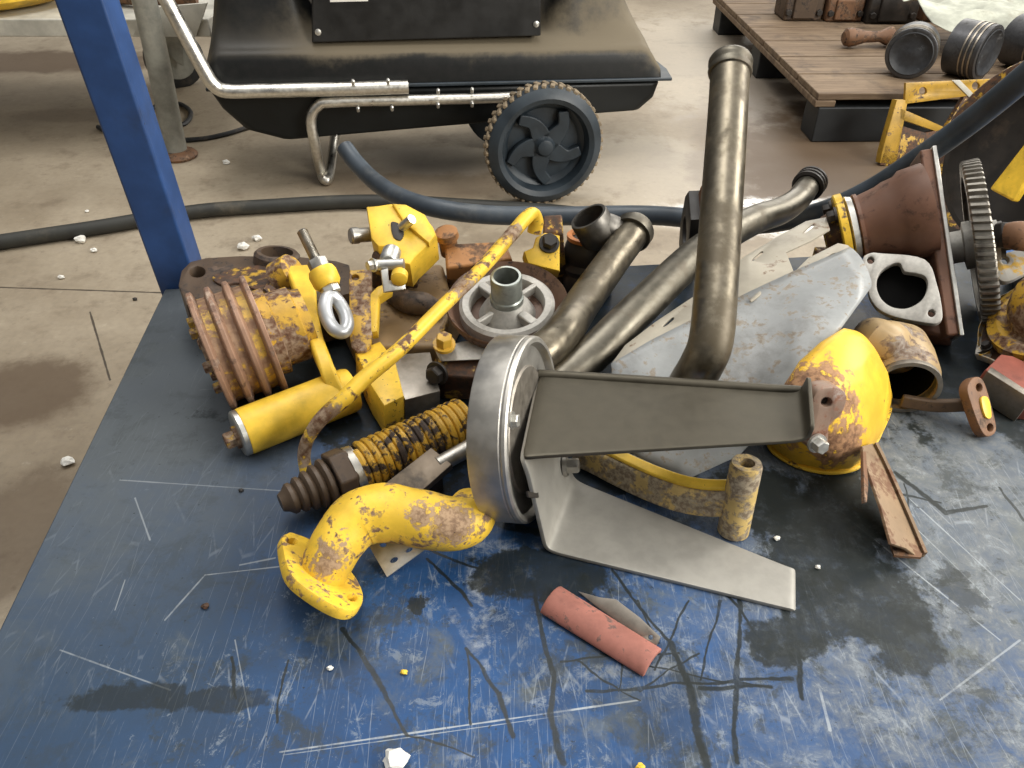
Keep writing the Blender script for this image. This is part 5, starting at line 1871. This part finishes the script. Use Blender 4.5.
# ---- red-brown block
root = thing('brake_block', 'reddish brown block with worn grey corners, at the right edge of the bench', 'block', P(1015, 395))
mb = MB()
pn = plane3(P(985, 370, .05), P(1003, 355, .055), P(1045, 385, .045))
mb.plate(on([(984, 372), (1000, 356), (1012, 358), (1050, 376), (1046, 402), (1030, 400)], pn), 0.045, n=pn[1], bevel=0.004)
build('body', mb, m_red, root)
mb = MB()
mb.plate(on([(986, 374), (1030, 402), (1034, 398), (990, 369)], (pn[0] + pn[1] * 0.001, pn[1])), 0.046, n=pn[1], bevel=0.002)
build('worn_edge', mb, m_steeld, root)

# ---- angle strip
root = thing('angle_strip', 'brown slotted angle iron strip lying on the bench front right of the pile', 'angle iron', P(890, 500))
a0, a1 = P(866, 446, .040), P(913, 556, .012)
ax = (a1 - a0).normalized()
pn = plane3(P(863, 450, .048), P(880, 452, .028), P(905, 556, .02))
mb = MB()
mb.plate(on([(861, 449), (872, 446), (884, 470), (921, 556), (917, 560), (905, 551), (890, 546), (880, 510), (866, 470)], pn), 0.0035, n=pn[1], bevel=0.0006)
m_tan = paint('tan_rusty_strip', (0.23, 0.155, 0.09), (0.20, 0.12, 0.07), RUST, 0.42, 30, rough=0.6, chips=0.5, seed=131)
build('web', mb, m_tan, root)
mb = MB()
e_ = [PLN(x, y, *pn) for x, y in ((872, 446), (884, 470), (903, 513), (921, 556))]
mb.ribbon([p + V3((0.002, -0.001, -0.001)) for p in e_], UPV, 0.010, 0.0035, 2)
build('edge_flange', mb, m_tan, root)
mb = MB()
mb.plate(on([(862, 454), (865, 454), (867.5, 488), (866, 505), (863.5, 505)], (pn[0] + pn[1] * 0.004, pn[1])), 0.004, n=pn[1], bevel=0.0006)
build('lip', mb, m_rust, root)
mb = MB()
mb.prism([P(889, 545, .012), P(916, 557, .010), P(893, 562, .002), P(888, 550, .004)][0:1] + [P(906, 549, .012), P(921, 556, .012), P(920, 560, .010), P(893, 558, .010)], V3((0, 0, -0.003)))
build('end_lip', mb, m_rust, root)

# ---- red lining pad
root = thing('brake_lining', 'curved dull red lining pad with a dark underside, lying alone in front', 'lining', P(600, 630))
A0, B0 = P(551, 599, .005), P(653, 662, .005)
ax = (B0 - A0).normalized()
sd = V3((ax.y, -ax.x, 0))
sd = sd if sd.y < 0 else -sd
mb = MB()
rows = []
NU, NV = 20, 10
for i in range(NU + 1):
    s = i / NU
    c = A0.lerp(B0, s)
    r_ = []
    hw = 0.0175 - 0.001 * s
    for j in range(NV + 1):
        an = PI * (0.06 + 0.84 * j / NV)
        r_.append(c + sd * math.cos(an) * hw + UPV * math.sin(an) * (0.014 - 0.003 * s))
    rows.append(r_)
mb.grid(rows)
m_pad = paint('pink_lining', (0.32, 0.125, 0.095), (0.33, 0.19, 0.15), (0.12, 0.07, 0.06), 0.36, 50, rough=0.7, chips=0.5, seed=55)
build('pad', mb, m_pad, root, solid=0.005, angle=60, bevel=0.001)
mb = MB()
pn = plane3(P(600, 598, .012), P(656, 636, .012), P(630, 610, .016))
mb.plate(on([(578, 588), (600, 594), (616, 596), (640, 614), (661, 634), (657, 642), (640, 634), (600, 606)], pn), 0.003, [on(pxcirc(651, 634, 2.5), pn)], n=pn[1], bevel=0.0005)
build('backing_strip', mb, m_steeld, root)

# ---- hose on the bench
mb = MB()
hz = [(345, 148, 1.60), (357, 164, 1.58), (378, 184, 1.53), (405, 199, 1.48), (440, 209, 1.44), (490, 215, 1.44), (560, 216, 1.45), (640, 215, 1.43), (700, 219, 1.38), (760, 224, 1.37), (820, 212, 1.34), (870, 190, 1.28), (920, 158, 1.20), (970, 122, 1.12), (1024, 78, 1.03), (1070, 38, 0.96)]
mb.tube([D(*q) for q in hz], 0.0175, 18, 8, wall=0.004)
m_hose = plain('blue_black_hose', (0.040, 0.052, 0.066), 0.42, dust=(0.13, 0.135, 0.13), dust_amt=0.4, scale=12)
tag(build('rubber_hose', mb, m_hose), 'blue-black rubber hose arching along the back of the pile up to the right edge', 'hose')

# ---- crumbs on the bench
m_dust = plain('yellow_paint_flake', YEL, 0.6)
for i, (x, y, s_, mt, lab) in enumerate(((396, 759, .0115, m_white, 'white chalky chip lying at the bottom edge of the bench, the largest crumb'),
                                        (205, 606, .004, m_yelr, 'small yellowish flake on the left part of the bench'),
                                        (404, 672, .0035, m_dust, 'tiny yellow flake on the bench below the yellow elbow'),
                                        (818, 567, .003, m_white, 'tiny white crumb in the oil stain near the bracket end'),
                                        (777, 538, .0035, m_white, 'tiny pale crumb beside the lower bracket arm'),
                                        (640, 767, .004, m_dust, 'yellow flake cut by the bottom edge of the picture'),
                                        (241, 490, .003, m_dark, 'tiny dark grain on the bench left of the ringed spring end'),
                                        (330, 668, .003, m_white, 'tiny pale grain on the bench below the elbow flange'))):
    mb = MB()
    mb.lump(P(x, y, s_ * 0.62), s_, s_ * 0.8, s_ * 0.62, 2, 0.5, 1.5, i + 20)
    tag(build('bench_crumb', mb, mt, flat=True), lab, 'debris')


# ---- everything that lies on the bench touches its top
def settle(o, ground=TZ):
    zs = []
    for c in [o] + list(o.children_recursive):
        if c.type == 'MESH':
            zs += [v.co.z for v in c.data.vertices]
    o.location.z += ground + 0.0004 - (WL[o.name].z + min(zs))


for nm in ('pulley_drive', 'belt_tensioner', 'bracket_casting', 'steel_block', 'spring_strut', 'steel_strap', 'pipe_elbow', 'steel_drum', 'u_bracket', 'curved_arm', 'hose_coupling', 'flange_plate',
           'thermostat_cover', 'pipe_stub', 'manifold', 'ring_flange', 'timing_gear', 'gear_cover', 'link_lever', 'brake_block', 'angle_strip', 'brake_lining', 'filter_head', 'hinge_bracket', 'perforated_sheet', 'drilled_plate'):
    cand = [o for o in bpy.data.objects if o.parent is None and o.name.split('.')[0] == nm]
    for o in cand:
        settle(o)
